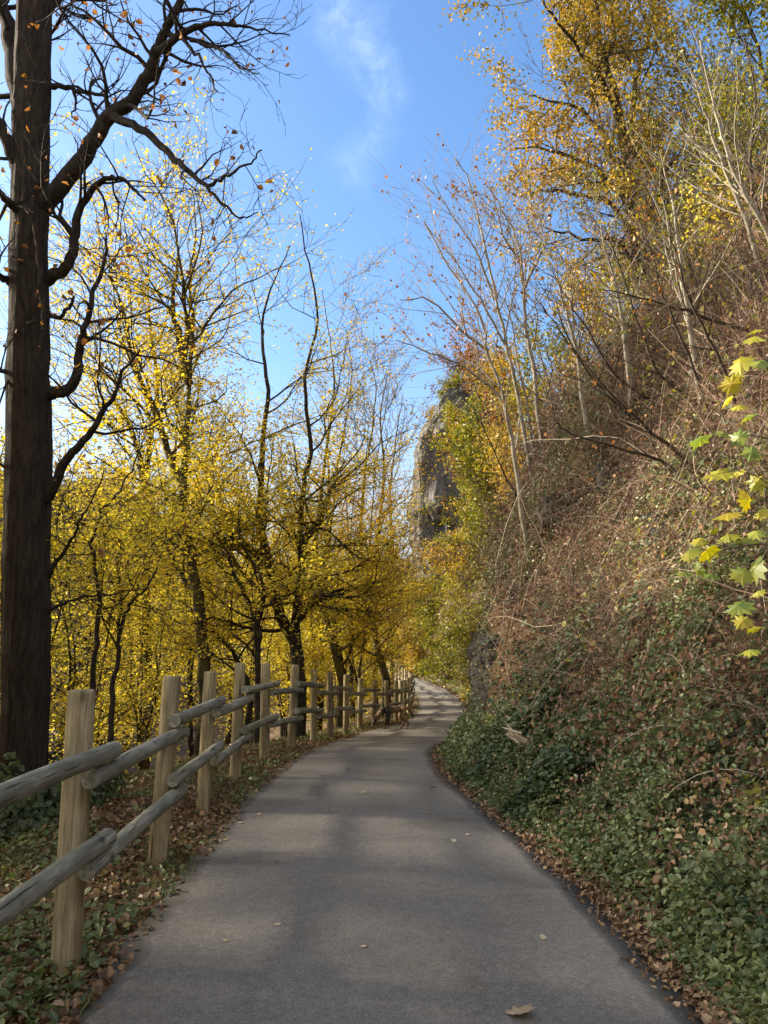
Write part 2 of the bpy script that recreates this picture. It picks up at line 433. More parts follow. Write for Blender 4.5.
# a skirt down both edges gives the paving its thickness
lft = top[:, :1].copy(); lft[..., 2] -= .07; lft[..., 0] -= .015
rgt = top[:, -1:].copy(); rgt[..., 2] -= .07; rgt[..., 0] += .015
allp = np.concatenate([lft, top, rgt], 1); k = nac + 2
ii = np.arange(len(py_) * k).reshape(-1, k)
q = np.stack([ii[:-1, :-1], ii[:-1, 1:], ii[1:, 1:], ii[1:, :-1]], -1).reshape(-1, 4)
path = mesh_obj('path', allp.reshape(-1, 3), [q], asphalt_material(), smooth=True)
ea = path.data.attributes.new('edge', 'FLOAT', 'POINT')
ea.data.foreach_set('value', np.concatenate([0 * edge[:, :1], edge, 0 * edge[:, :1]], 1).ravel().astype(np.float32))
tag(path, kind='structure')

# ------------------------------------------------------------------ fence
POST_H, POST_R = 1.285, .066
posts_y = [-.8, .85, 2.35, 3.95, 5.75, 7.4, 9.17, 10.8, 12.6, 14.4, 16.1, 18.2]
y = posts_y[-1]
while y < 62:
    dy = .1; s = 0
    while s < 1.72:
        s += math.hypot(dy, float(fenceX(y + dy) - fenceX(y))); y += dy
    posts_y.append(y)
posts_y = [p for p in posts_y if p > 0]
fence = tag(empty('fence', (float(fenceX(5)), 5, 0)), 'round timber post and rail fence along the left edge of the path', 'fence')
fb = np.array(fence.location)
def post_mesh():
    prof = [(-.35, 1.0), (0, 1.02), (.4, 1.0), (.9, .985), (POST_H - .02, .98), (POST_H - .006, .93), (POST_H, .82)]
    k = 22; V = []; Q = []
    for z, r in prof:
        for j in range(k):
            a = 2 * math.pi * j / k
            rr = POST_R * r * (1 + .012 * math.sin(3 * a + z * 2) + .01 * math.sin(2 * a - z))
            V.append((rr * math.cos(a), rr * math.sin(a), z))
    for i in range(len(prof) - 1):
        for j in range(k):
            Q.append((i * k + j, i * k + (j + 1) % k, (i + 1) * k + (j + 1) % k, (i + 1) * k + j))
    c = len(V); V.append((0, 0, POST_H + .002)); o = (len(prof) - 1) * k
    T = [(o + j, o + (j + 1) % k, c) for j in range(k)]
    return make_mesh('post', np.array(V), [np.array(Q), np.array(T)], M['post'], smooth=True)
pm = post_mesh()
for m_ in pm.polygons:
    if len(m_.vertices) == 3: m_.use_smooth = False
PB = []
for i, y in enumerate(posts_y):
    x = float(fenceX(y)); z = float(ZP(y)) - .02
    PB.append(np.array([x, y, z]))
    o = bpy.data.objects.new('post', pm)
    o.location = Vector((x, y, z)) - fence.location
    o.rotation_euler = (R.uniform(-.02, .02), R.uniform(-.018, .03), R.uniform(0, 6.28))
    o.scale = (R.uniform(.93, 1.06),) * 2 + (R.uniform(.975, 1.02),)
    put(o, fence)
def rail(a, b, r0):
    d = b - a; L = float(np.linalg.norm(d)); k = 18
    prof = [(0, .93), (.005, .985), (.014, 1.0)] + [(L * f, 1.0) for f in (.25, .5, .75)] + [(L - .014, 1.0), (L - .005, .985), (L, .93)]
    V = []; ph = R.uniform(0, 6); sag = R.uniform(-.012, .012)
    for z, r in prof:
        rr = r0 * r * (1 + .05 * math.sin(z * 1.3 + ph))
        for j in range(k):
            t = 2 * math.pi * j / k
            V.append((rr * math.cos(t) * (1 + .02 * math.sin(2 * t + ph)), rr * math.sin(t) + sag * math.sin(math.pi * z / L), z))
    Q = [(i * k + j, i * k + (j + 1) % k, (i + 1) * k + (j + 1) % k, (i + 1) * k + j) for i in range(len(prof) - 1) for j in range(k)]
    n = len(V); V += [(0, 0, -.001), (0, 0, L + .001)]; o2 = (len(prof) - 1) * k
    T = [(j, n, (j + 1) % k)[::1] for j in range(k)] + [(o2 + j, o2 + (j + 1) % k, n + 1) for j in range(k)]
    me = make_mesh('rail', np.array(V), [np.array(Q), np.array(T)], M['rail'], smooth=True)
    for p in me.polygons:
        if len(p.vertices) == 3: p.use_smooth = False
    ob = bpy.data.objects.new('rail', me)
    q_ = Vector(d).to_track_quat('Z', 'Y')
    ob.rotation_mode = 'QUATERNION'; ob.rotation_quaternion = q_
    ob.location = Vector(a) - fence.location
    put(ob, fence)
for i in range(len(PB) - 1):
    a, b = PB[i], PB[i + 1]
    d = (b - a) / np.linalg.norm(b - a)
    side = np.array([d[1], -d[0], 0]); side /= np.linalg.norm(side)
    hi = (i % 2 == (posts_y.index(3.95) + 1) % 2)      # the span left of the near post is a high one
    for base_h in (.985, .565):
        h = base_h + (.0 if hi else -.104) + R.uniform(-.012, .012)
        off = side * (POST_R + .044)
        e0, e1 = R.uniform(.10, .17), R.uniform(.15, .24)
        p0 = a - d * e0 + off + np.array([0, 0, h + R.uniform(-.01, .01)])
        p1 = b + d * e1 + off + np.array([0, 0, h + R.uniform(-.01, .01)])
        rail(p0, p1, R.uniform(.043, .048))

# ------------------------------------------------------------------ scatters on the ground
def pts_right(n, s0, s1, y0, y1, pw=1.0, spow=1.0, keep=None, g=rng):
    """points of the right-hand bank: s metres from the path's edge; denser near the camera for pw < 1"""
    u = g.random(n)
    Y = (y0 ** (1 - pw) + u * (y1 ** (1 - pw) - y0 ** (1 - pw))) ** (1 / (1 - pw)) if pw != 1 else y0 * (y1 / y0) ** u
    s = s0 + (s1 - s0) * g.random(n) ** spow
    X = XR(Y) + s
    if keep is not None:
        k = g.random(n) < keep(X, Y, s); X, Y, s = X[k], Y[k], s[k]
    return X, Y, s

def stuff(name, parts, mat, label=None):
    """parts: list of (V, Q, perleaf, tint)"""
    VV, QQ, TT, n = [], [], [], 0
    for V, Q, fpl, t in parts:
        VV.append(V); QQ.append(Q + n); n += len(V); TT.append(np.tile(t, fpl))
    o = mesh_obj(name, np.concatenate(VV), [np.concatenate(QQ)], mat, tint=[np.concatenate(TT)])
    tag(o, label, kind='stuff')
    return o

def surf(X, Y, h):
    nn = Hn(X, Y); P = np.stack([X, Y, H(X, Y)], -1) + nn * np.asarray(h)[:, None]
    return P, nn

UPV = np.array([0, 0, 1.0])
# low ivy and bramble on the right bank
def ivy_h(X, Y): return np.clip(fbm(X * 1.3, Y * 1.3, 41) - .32, 0, 1) * .85
def ivy_keep(X, Y, s):
    gap = sstep(.38, .52, fbm(X * .8, Y * .8, 44))
    low = sstep(.02, .2, s + .25 * (fbm(X * 2, Y * 2, 3) - .5)) 
    up = 1 - sstep(1.1, 2.3, H(X, Y) - ZP(Y) + 1.6 * (fbm(X * .6, Y * .6, 45) - .5))
    rockface = (np.abs(X - 1.75) < .45) & (Y > 10.5) & (Y < 12.4) & (H(X, Y) - ZP(Y) > .25)
    return (1 - .85 * rockface) * low * (np.where(Y < 7, .12, .5) + np.where(Y < 7, .88, .5) * gap) * (.06 + .94 * up)
parts = []
for n, y0, y1, size, sh in ((80000, 2.2, 6.5, .03, 'ivy'), (100000, 6.5, 17, .05, 'ivy')):
    X, Y, s = pts_right(n, .05, 3.6, y0, y1, 1.0, 1.0, ivy_keep)
    hh = ivy_h(X, Y) * rng.random(len(X)) ** .6 * sstep(.05, .6, s) + .01
    P, nn = surf(X, Y, hh)
    sz = size * rng.uniform(.5, 1.75, len(X)) * (.75 + .5 * fbm(X * .9, Y * .9, 46))
    V, Q, f = leaves(P, nn * .7 + UPV * .5, sz, sh, .42)
    parts.append((V, Q, f, np.clip(rng.random(len(X)) * .95 + .15 * (fbm(X, Y, 47)) - .05, 0, 1)))
# ... and a dark clump of it round the foot of the big oak
n = 5200; an = rng.uniform(0, 2 * math.pi, n); rr = .30 + .75 * rng.random(n) ** 1.3
X = -3.72 + rr * np.cos(an); Y = 8.15 + rr * np.sin(an)
P = np.stack([X, Y, H(X, Y) + rng.random(n) ** 1.3 * np.clip(.75 - .6 * (rr - .3), .05, 1) * (.4 + fbm(X * 3, Y * 3, 48))], -1)
V, Q, f = leaves(P, np.stack([np.cos(an), np.sin(an), np.full(n, .8)], -1), .055 * rng.uniform(.6, 1.4, n), 'ivy', .5)
parts.append((V, Q, f, rng.random(n) * .7))
stuff('ivy', parts, M['ivy_leaf'])

# brown leaves at the foot of the bank, on the verges and among the ivy
parts = []
def litter(n, X, Y, h, size):
    P, nn = surf(X, Y, h)
    V, Q, f = leaves(P, nn, size, 'curl', .45)
    parts.append((V, Q, f, rng.random(len(X))))
X, Y, s = pts_right(22000, -.08, 2.4, 2.2, 16, 1.0, 1.6); litter(0, X, Y, (rng.random(len(X)) * .26 * sstep(.1, .7, s) + .012), .031 * rng.uniform(.4, 1.7, len(X)))
X, Y, s = pts_right(5000, -.08, .26, 2.2, 14, 1.0, 1.0); litter(0, X, Y, rng.random(len(X)) * .04, .029 * rng.uniform(.5, 1.4, len(X)))
X, Y, s = pts_right(4000, .3, 4.5, 4, 18, 1.0, 1.0); litter(0, X, Y, rng.random(len(X)) * .15, .045 * rng.uniform(.6, 1.4, len(X)))
X, Y, s = pts_right(9000, -.1, 3.5, 18, 60, 1.0, 1.4); litter(0, X, Y, rng.random(len(X)) * .06, .13 * rng.uniform(.6, 1.4, len(X)))
def pts_left(n, s0, s1, y0, y1, spow=1.0):
    Y = y0 * (y1 / y0) ** rng.random(n); s = s0 + (s1 - s0) * rng.random(n) ** spow
    return XL(Y) - s, Y, s
X, Y, s = pts_left(60000, -.08, 4.5, 2.6, 55, 1.5)
kk = rng.random(len(X)) < .25 + .75 * sstep(.42, .56, fbm(X * 1.1 + 5, Y * 1.1, 51)); X, Y = X[kk], Y[kk]
litter(0, X, Y, rng.random(len(X)) * .035, .040 * rng.uniform(.5, 1.5, len(X)))
stuff('fallen_leaves', parts, M['litter_leaf'])

# small green plants on the left verge
parts = []
X, Y, s = pts_left(44000, .0, 5.5, 2.6, 55, 1.4)
kk = rng.random(len(X)) < .08 + .92 * sstep(.44, .58, fbm(X * 1.1 + 5, Y * 1.1 + 20, 52)) * sstep(0, .14, s); X, Y = X[kk], Y[kk]
P, nn = surf(X, Y, .015 + rng.random(len(X)) * .06 * (.3 + fbm(X * 2, Y * 2, 53)))
V, Q, f = leaves(P, nn, .042 * rng.uniform(.5, 1.5, len(X)), 'oval', .4)
parts.append((V, Q, f, rng.random(len(X))))
X, Y, s = pts_right(170000, .03, 2.8, 2.2, 12, 1.0, 1.0, lambda X, Y, s: sstep(.04, .2, s) * (.15 + .85 * sstep(.40, .56, fbm(X * 1.1 + 15, Y * 1.1 + 20, 56))))
P, nn = surf(X, Y, .015 + rng.random(len(X)) * .42 * fbm(X * 2, Y * 2, 57) * sstep(.05, .5, s))
V, Q, f = leaves(P, nn * .6 + UPV * .5, .029 * rng.uniform(.4, 1.7, len(X)), 'oval', .65)
parts.append((V, Q, f, rng.random(len(X)) ** .8))
stuff('ground_cover', parts, M['verge_leaf'])

# moss along the left edge of the paving and short grass
def blades(P, D, L, w, tint_, bend, nseg=2):
    """grass or twigs as narrow ribbons: P roots, D directions, L lengths; bend pulls the tips down"""
    n = len(P); g = np.linspace(0, 1, nseg + 1)
    side = unit(np.cross(D, rng.normal(0, 1, (n, 3))))
    Cn = P[:, None] + D[:, None] * (L[:, None] * g)[..., None]
    Cn[..., 2] -= (bend * L)[:, None] * g ** 2
    ww = (w[:, None] * (1 - .75 * g))[..., None] * side[:, None]
    V = np.stack([Cn - ww, Cn + ww], 2).reshape(-1, 3)
    m = 2 * (nseg + 1); base = (np.arange(n) * m)[:, None]
    Q = np.concatenate([base + np.array([[2 * i, 2 * i + 1, 2 * i + 3, 2 * i + 2]]) for i in range(nseg)], 0)
    return V, Q, nseg, tint_
X, Y, s = pts_left(16000, -.05, 3.5, 3.4, 55, 1.6)
kk = rng.random(len(X)) < sstep(.46, .6, fbm(X * .9, Y * .9, 54)); X, Y = X[kk], Y[kk]
P, nn = surf(X, Y, np.zeros(len(X)))
g1 = blades(P, unit(UPV + rng.normal(0, .45, (len(X), 3))), rng.uniform(.05, .16, len(X)), rng.uniform(.003, .006, len(X)), rng.random(len(X)) * .8, rng.uniform(.1, .5, len(X)))
X, Y, s = pts_right(9000, .1, 2.5, 2.2, 10, 1.0, 1.0)
kk = rng.random(len(X)) < sstep(.5, .62, fbm(X * .9, Y * .9, 55)); X, Y = X[kk], Y[kk]
P, nn = surf(X, Y, np.zeros(len(X)))
g2 = blades(P, unit(UPV + nn + rng.normal(0, .6, (len(X), 3))), rng.uniform(.08, .25, len(X)), rng.uniform(.002, .005, len(X)), rng.random(len(X)), rng.uniform(.2, .9, len(X)), 3)
X, Y, s = pts_right(22000, .0, 2.6, 18, 60, 1.0, 1.0)
P, nn = surf(X, Y, np.zeros(len(X)))
g3 = blades(P, unit(UPV + nn * .5 + rng.normal(0, .4, (len(X), 3))), rng.uniform(.1, .35, len(X)), rng.uniform(.008, .02, len(X)), rng.random(len(X)), rng.uniform(.2, .6, len(X)))
stuff('grass', [g1, g2, g3], M['verge_leaf'])

# the tangle of dry stems hanging on the steep part of the bank
def clear(X, Y): return 1 - .92 * ((np.abs(X - 1.75) < .45) & (Y > 10.4) & (Y < 12.4) & (H(X, Y) - ZP(Y) > .2) & (H(X, Y) - ZP(Y) < 1.9))
def brush_keep(X, Y, s): return clear(X, Y) * sstep(.5, 1.6, H(X, Y) - ZP(Y)) * (.12 + .88 * sstep(.38, .56, fbm(X * .5 + 2, Y * .5, 61) + .12 * sstep(1.5, 3, s)))
bp = []
for n, s0, s1, y0, y1, l0, l1, w in ((46000, .7, 6.5, 4.5, 19, .3, 1.5, .0026), (3500, .7, 8, 4.5, 22, .8, 2.0, .0042), (7000, .5, 2.2, 2.5, 12, .2, .7, .002), (20000, 3.5, 16, 9, 30, .6, 2.4, .0055), (16000, 1, 14, 18, 55, .6, 2.0, .010)):
    X, Y, s = pts_right(n, s0, s1, y0, y1, 1.0, 1.0, brush_keep)
    P, nn = surf(X, Y, rng.random(len(X)) * .12)
    D = unit(nn * .8 + UPV * .45 + rng.normal(0, .55, (len(X), 3)))
    bp.append(blades(P, D, rng.uniform(l0, l1, len(X)) * rng.uniform(.5, 1, len(X)), w * rng.uniform(.6, 1.7, len(X)), rng.random(len(X)), rng.uniform(.1, 1.3, len(X)), 5))
# stouter bramble and clematis stems looping through it
X, Y, s = pts_right(1500, .8, 7, 4.5, 22, 1.0, 1.0, brush_keep)
P, nn = surf(X, Y, rng.random(len(X)) * .1); tb = Tubes()
for i in range(len(X)):
    d = unit(nn[i] * .7 + UPV * .7 + rng.normal(0, .6, 3)); p = P[i].copy(); L = rng.uniform(.6, 2.6); r = rng.uniform(.003, .008); pts = [tuple(p)]
    for k in range(8):
        d = unit(d + rng.normal(0, .22, 3) + np.array([-.03, -.02, -.10 * k / 4])); p = p + d * L / 8; pts.append(tuple(p))
    tb.add(pts, [r * (1 - .09 * k) for k in range(9)])
Vt, Ft = tb.arrays(); tt_ = rng.random(len(Ft[0]) // 24 + 1)
bp.append((Vt, Ft[0], 1, np.repeat(tt_, 24)[:len(Ft[0])] ** 1.4))
stuff('dry_brush', bp, M['straw'])

# dead and living leaves caught in the brush, and the growth of the upper slope
parts = []
X, Y, s = pts_right(22000, .8, 6.5, 4, 20, 1.0, 1.0, lambda X, Y, s: clear(X, Y) * (.1 + .9 * sstep(.42, .6, fbm(X * .7, Y * .7, 62))))
P, nn = surf(X, Y, rng.random(len(X)) * .5)
V, Q, f = leaves(P, nn, .048 * rng.uniform(.5, 1.4, len(X)), 'curl', .8); parts.append((V, Q, f, rng.random(len(X))))
X, Y, s = pts_right(16000, 5, 16, 10, 45, 1.0, 1.0)
P, nn = surf(X, Y, rng.random(len(X)) * 1.2)
V, Q, f = leaves(P, nn, .13 * rng.uniform(.5, 1.4, len(X)), 'rhomb', .8); parts.append((V, Q, f, rng.random(len(X))))
stuff('dead_leaves', parts, M['brown_leaf'])
parts = []
X, Y, s = pts_right(12000, .8, 6, 4, 18, 1.0, 1.0, lambda X, Y, s: clear(X, Y) * sstep(.54, .66, fbm(X * .55 + 7, Y * .55, 63)))
P, nn = surf(X, Y, rng.random(len(X)) * .4)
V, Q, f = leaves(P, nn * .7 + UPV * .4, .052 * rng.uniform(.5, 1.4, len(X)), 'ivy', .5); parts.append((V, Q, f, rng.random(len(X))))
X, Y, s = pts_right(30000, 3.2, 14, 8, 28, 1.0, 1.0, lambda X, Y, s: .3 + .7 * sstep(.4, .6, fbm(X * .5 + 7, Y * .5, 66)))
P, nn = surf(X, Y, rng.random(len(X)) * 1.8 * fbm(X * .6, Y * .6, 67))
V, Q, f = leaves(P, nn * .7 + UPV * .4, .07 * rng.uniform(.5, 1.4, len(X)), 'oval', .6); parts.append((V, Q, f, rng.random(len(X)) * .8))
X, Y, s = pts_right(60000, 2.0, 20, 16, 75, 1.0, 1.0, lambda X, Y, s: .25 + .75 * sstep(.4, .6, fbm(X * .3 + 7, Y * .3, 64)))
P, nn = surf(X, Y, rng.random(len(X)) * 1.5 * fbm(X * .4, Y * .4, 65))
V, Q, f = leaves(P, nn * .7 + UPV * .4, (.08 + .0028 * Y) * rng.uniform(.6, 1.4, len(X)), 'rhomb', .6); parts.append((V, Q, f, rng.random(len(X))))
stuff('undergrowth', parts, M['olive_leaf'])

# wood on the far side of the valley, one mass
parts = []
n = 60000
Y = rng.uniform(20, 260, n); X = -rng.uniform(20, 260, n); q_ = -X - HILL_X + .25 * Y
kk = (q_ > -8) & (q_ < 75) & (X > -1.1 * Y - 30); X, Y = X[kk], Y[kk]
hh = rng.random(len(X)) ** .7 * (2 + 7 * fbm(X * .12, Y * .12, 71))
P = np.stack([X, Y, H(X, Y) + hh], -1)
V, Q, f = leaves(P, np.tile(UPV, (len(X), 1)), (.5 + .002 * Y) * rng.uniform(.5, 1.4, len(X)), 'rhomb', .9); parts.append((V, Q, f, rng.random(len(X)) * .75))
M['far_wood'] = leaf_mat('far_wood_leaf', [(0, (.05, .042, .034)), (.4, (.11, .088, .065)), (.75, (.2, .155, .08)), (1, (.30, .21, .06))], .3, .06)
stuff('far_wood', parts, M['far_wood'])
# ------------------------------------------------------------------ trees
def nrm3(v):
    l = math.sqrt(v[0] * v[0] + v[1] * v[1] + v[2] * v[2]) + 1e-9
    return (v[0] / l, v[1] / l, v[2] / l)

class Tree:
    def __init__(s, seed):
        s.T = Tubes(); s.r = random.Random(seed); s.L = []      # leaf anchor points
    def limb(s, pts, r0, r1, sub=4, gn=0.0):
        """a traced limb: smooth through pts, tapering"""
        P = np.array(pts, float); n = len(P)
        t = np.linspace(0, n - 1, (n - 1) * sub + 1)
        # Catmull-Rom
        Pe = np.concatenate([[2 * P[0] - P[1]], P, [2 * P[-1] - P[-2]]])
        i = np.minimum(t.astype(int), n - 2); f = (t - i)[:, None]
        a, b, c, d = Pe[i], Pe[i + 1], Pe[i + 2], Pe[i + 3]
        Q = .5 * ((2 * b) + (c - a) * f + (2 * a - 5 * b + 4 * c - d) * f ** 2 + (3 * b - a - 3 * c + d) * f ** 3)
        if gn:
            Q[1:-1] += np.array([[s.r.gauss(0, gn) for _ in range(3)] for _ in range(len(Q) - 2)])
        tt = np.linspace(0, 1, len(Q)); rs = r1 + (r0 - r1) * (1 - tt) ** 1.2
        s.T.add([tuple(p) for p in Q], list(rs))
        return Q, rs
    def grow(s, p, d, L, r, lev, pr):
        rr = s.r; gauss = rr.gauss
        n = max(3, min(9, int(L / pr['seg']) + 1)); st = L / n
        pts = [p]; rad = [r]; dirs = [d]
        wig = pr['wig']; trop = pr['trop']; rend = max(pr['rmin'] * .6, r * .35)
        for i in range(n):
            d = nrm3((d[0] + gauss(0, wig), d[1] + gauss(0, wig), d[2] + gauss(0, wig) + trop))
            p = (p[0] + d[0] * st, p[1] + d[1] * st, p[2] + d[2] * st)
            pts.append(p); dirs.append(d); rad.append(r + (rend - r) * (i + 1) / n)
        s.T.add(pts, rad)
        if lev >= pr['lev'] - pr.get('leaflev', 1):
            for k in range(int(pr['leaf'] * L + rr.random())):
                u = rr.random() ** .7 * n; i = min(n - 1, int(u)); f = u - i
                a, b = pts[i], pts[i + 1]
                s.L.append((a[0] + (b[0] - a[0]) * f, a[1] + (b[1] - a[1]) * f, a[2] + (b[2] - a[2]) * f))
        if lev < pr['lev']:
            m = int(L * pr['dens'][lev] + rr.random())
            for k in range(m):
                u = (.18 + .82 * (k + rr.random()) / max(m, 1)) * n; i = min(n - 1, int(u)); f = u - i
                a, b = pts[i], pts[i + 1]; q = tuple(a[j] + (b[j] - a[j]) * f for j in range(3))
                dd = dirs[i + 1]; w = nrm3((gauss(0, 1), gauss(0, 1), gauss(0, pr.get('flat', 1))))
                sp = pr['spread']
                nd = nrm3(tuple(dd[j] + w[j] * sp for j in range(3)))
                s.grow(q, nd, L * pr['ratio'] * rr.uniform(.55, 1.15) * (1.1 - .6 * u / n), max(pr['rmin'], rad[i] * .6), lev + 1, pr)
            s.grow(pts[-1], dirs[-1], L * .5, rend, lev + 1, pr)
    def sprout(s, Q, rs, t0, t1, n, L, pr, out=(0, 0, .15), taper=.5, lev=0, rk=.5):
        """side branches along a traced limb"""
        for k in range(n):
            u = t0 + (t1 - t0) * (k + s.r.random()) / n
            i = min(len(Q) - 2, int(u * (len(Q) - 1)))
            d = unit(Q[i + 1] - Q[i])
            w = np.array([s.r.gauss(0, 1), s.r.gauss(0, 1), s.r.gauss(0, .5)]); w = unit(w - d * (w @ d) * .8)
            nd = nrm3(tuple(d * pr.get('fwd', .45) + w + np.array(out)))
            l = L * s.r.uniform(.6, 1.2) * (1 - taper * (u - t0) / (t1 - t0 + 1e-6))
            s.grow(tuple(Q[i]), nd, l, max(pr['rmin'], min(rs[i] * rk, .012 + .011 * l)), lev, pr)
    def build(s, name, label, cat, group, base, bark, leafmat=None, size=.09, up=.6, jitter=.6, keep=None, shape='rhomb', maxl=None, spill=.05, crown='crown', mult=1):
        root = tag(empty(name, base), label, cat, group)
        V, F = s.T.arrays()
        mesh_obj('trunk', V, F, bark, root, True, base=base)
        if leafmat is not None and s.L:
            P = np.array(s.L, float)
            g = np.random.default_rng(s.r.randrange(1 << 30))
            if keep is not None: P = P[g.random(len(P)) < keep(P)]
            if maxl and len(P) * mult > maxl: P = P[g.permutation(len(P))[:maxl // mult]]
            if len(P):
                P = np.repeat(P, mult, 0); P = P + g.normal(0, spill, P.shape)
                V, Q, f = leaves(P, np.tile(np.array([0, 0, up]), (len(P), 1)) + 1e-4, size * g.uniform(.6, 1.35, len(P)), shape, jitter, g)
                mesh_obj(crown, V, [Q], leafmat, root, tint=[np.tile(g.random(len(P)), f)], base=base)
        s.count = len(s.L)
        return root

def px_line(tr, c0, c1=None):
    c1 = c0 if c1 is None else c1
    return [at(x, y, c0 + (c1 - c0) * i / max(1, len(tr) - 1)) for i, (x, y) in enumerate(tr)]

def rooted(tr, c, flare=True):
    """a traced trunk standing on the ground under its first point"""
    L = px_line(tr, c)
    b = L[0].copy(); b[2] = float(H(b[0], b[1])) - .1
    if L[0][2] - b[2] > .25: L = [b] + L
    else: L[0] = b
    return L, np.array([b[0], b[1], b[2] + .1])

# ---- the big oak at the left
t = Tree(3); c0 = 8.0
tr = [(25, 745), (27, 640), (28, 540), (29, 440), (29, 340), (30, 240), (32, 150), (34, 60), (36, -40), (40, -160), (44, -300)]
L, base = rooted(tr, c0)
Q, rs = t.limb(L, .252, .15, 6, .004)
bx = np.array(L[0]);
for a in range(7):      # root flare
    an = a * .9 + .3; e = bx + np.array([math.cos(an) * .5, math.sin(an) * .5, .02])
    t.limb([bx + np.array([math.cos(an) * .12, math.sin(an) * .12, .55]), bx + np.array([math.cos(an) * .24, math.sin(an) * .24, .22]), e], .12, .05, 3)
G = dict(seg=.16, wig=.21, trop=.03, rmin=.0032, lev=2, dens=(5.0, 6.0), ratio=.58, spread=.9, leaf=1.7, leaflev=1, fwd=.5)
def oaklimb(tr, c1, r0, r1, n, Lb, t0=.25, gn=.008, c00=c0):
    Q, rs = t.limb(px_line(tr, c00, c1), r0, r1, 5, gn)
    if n: t.sprout(Q, rs, t0, 1.0, int(n * 1.05), Lb * 1.25, G, (0, 0, .1), .35)
    return Q, rs
oaklimb([(40, 212), (50, 198), (75, 170), (95, 140), (108, 117), (132, 100), (147, 75), (157, 50), (165, 30), (177, 10), (182, -14)], 7.4, .105, .035, 14, .95, .3)
oaklimb([(156, 52), (182, 35), (205, 24), (228, 25), (250, 28), (290, 35)], 7.2, .042, .006, 13, .6, .1, c00=7.5)
oaklimb([(182, 38), (198, 55), (208, 72), (218, 92)], 7.2, .022, .006, 6, .4, .2, c00=7.4)
oaklimb([(190, 40), (218, 50), (238, 66), (258, 74)], 7.0, .02, .006, 6, .4, .2, c00=7.4)
oaklimb([(112, 115), (145, 132), (170, 155), (190, 172), (205, 185), (225, 177), (250, 162), (262, 150)], 7.0, .045, .006, 9, .5, .4, c00=7.6)
oaklimb([(204, 184), (220, 202), (240, 217), (258, 212)], 7.0, .02, .005, 4, .35, .3, c00=7.15)
oaklimb([(45, 86), (66, 87), (82, 92), (102, 95), (112, 106)], 7.7, .035, .012, 8, .6, .3)
oaklimb([(74, 90), (76, 104), (72, 118)], 7.7, .02, .006, 2, .3)
oaklimb([(40, 284), (50, 277), (66, 268), (75, 240), (80, 210), (95, 187), (112, 177), (130, 185), (145, 200)], 7.6, .075, .012, 11, .8, .35)
oaklimb([(45, 393), (62, 392), (76, 378), (79, 351), (85, 328), (92, 298), (104, 262), (106, 238)], 7.5, .07, .012, 11, .8, .45)
oaklimb([(44, 500), (51, 494), (64, 465), (80, 445), (98, 421), (113, 398), (122, 372), (140, 350)], 7.4, .066, .01, 9, .8, .5)
oaklimb([(46, 313), (58, 318), (70, 305), (74, 296)], 7.6, .03, .012, 3, .4)
oaklimb([(46, 612), (76, 599), (117, 593), (150, 588)], 7.4, .02, .005, 5, .5)
oaklimb([(46, 580), (61, 555), (73, 538), (79, 520), (91, 503), (104, 470)], 7.4, .024, .006, 6, .6)
oaklimb([(30, 170), (24, 120), (16, 80), (10, 40), (0, 0), (-16, -60), (-20, -120)], 8.6, .115, .06, 7, 1.2)
oaklimb([(26, 190), (14, 160), (0, 125), (-20, 90), (-50, 70)], 7.6, .085, .03, 6, 1.0)
oaklimb([(24, 222), (12, 206), (-2, 192), (-30, 170)], 7.4, .06, .02, 5, .8)
oaklimb([(24, 287), (10, 282), (-6, 272), (-30, 268)], 7.8, .06, .02, 4, .7)
oaklimb([(44, 330), (42, 300), (38, 250), (34, 220), (24, 205)], 7.55, .03, .03, 0, .7, c00=7.66)
oaklimb([(24, 372), (8, 372), (-20, 360)], 7.7, .04, .015, 3, .7)
oaklimb([(22, 480), (10, 470), (-15, 455)], 7.8, .025, .012, 3, .6)
oaklimb([(36, -40), (70, -90), (120, -130), (190, -150)], 7.5, .09, .02, 8, 1.2)
oaklimb([(40, 20), (62, -5), (90, -40), (110, -90)], 8.4, .05, .015, 8, 1.0)
t.build('oak_tree', 'massive dark oak with furrowed trunk and gnarled nearly bare limbs behind the nearest rails', 'tree', None, base, M['oak_bark'],
        M['rust_leaf'], .058, .2, .9, lambda P: np.where(P[:, 2] > 4.5, .75, .4), 'curl', crown='crown')

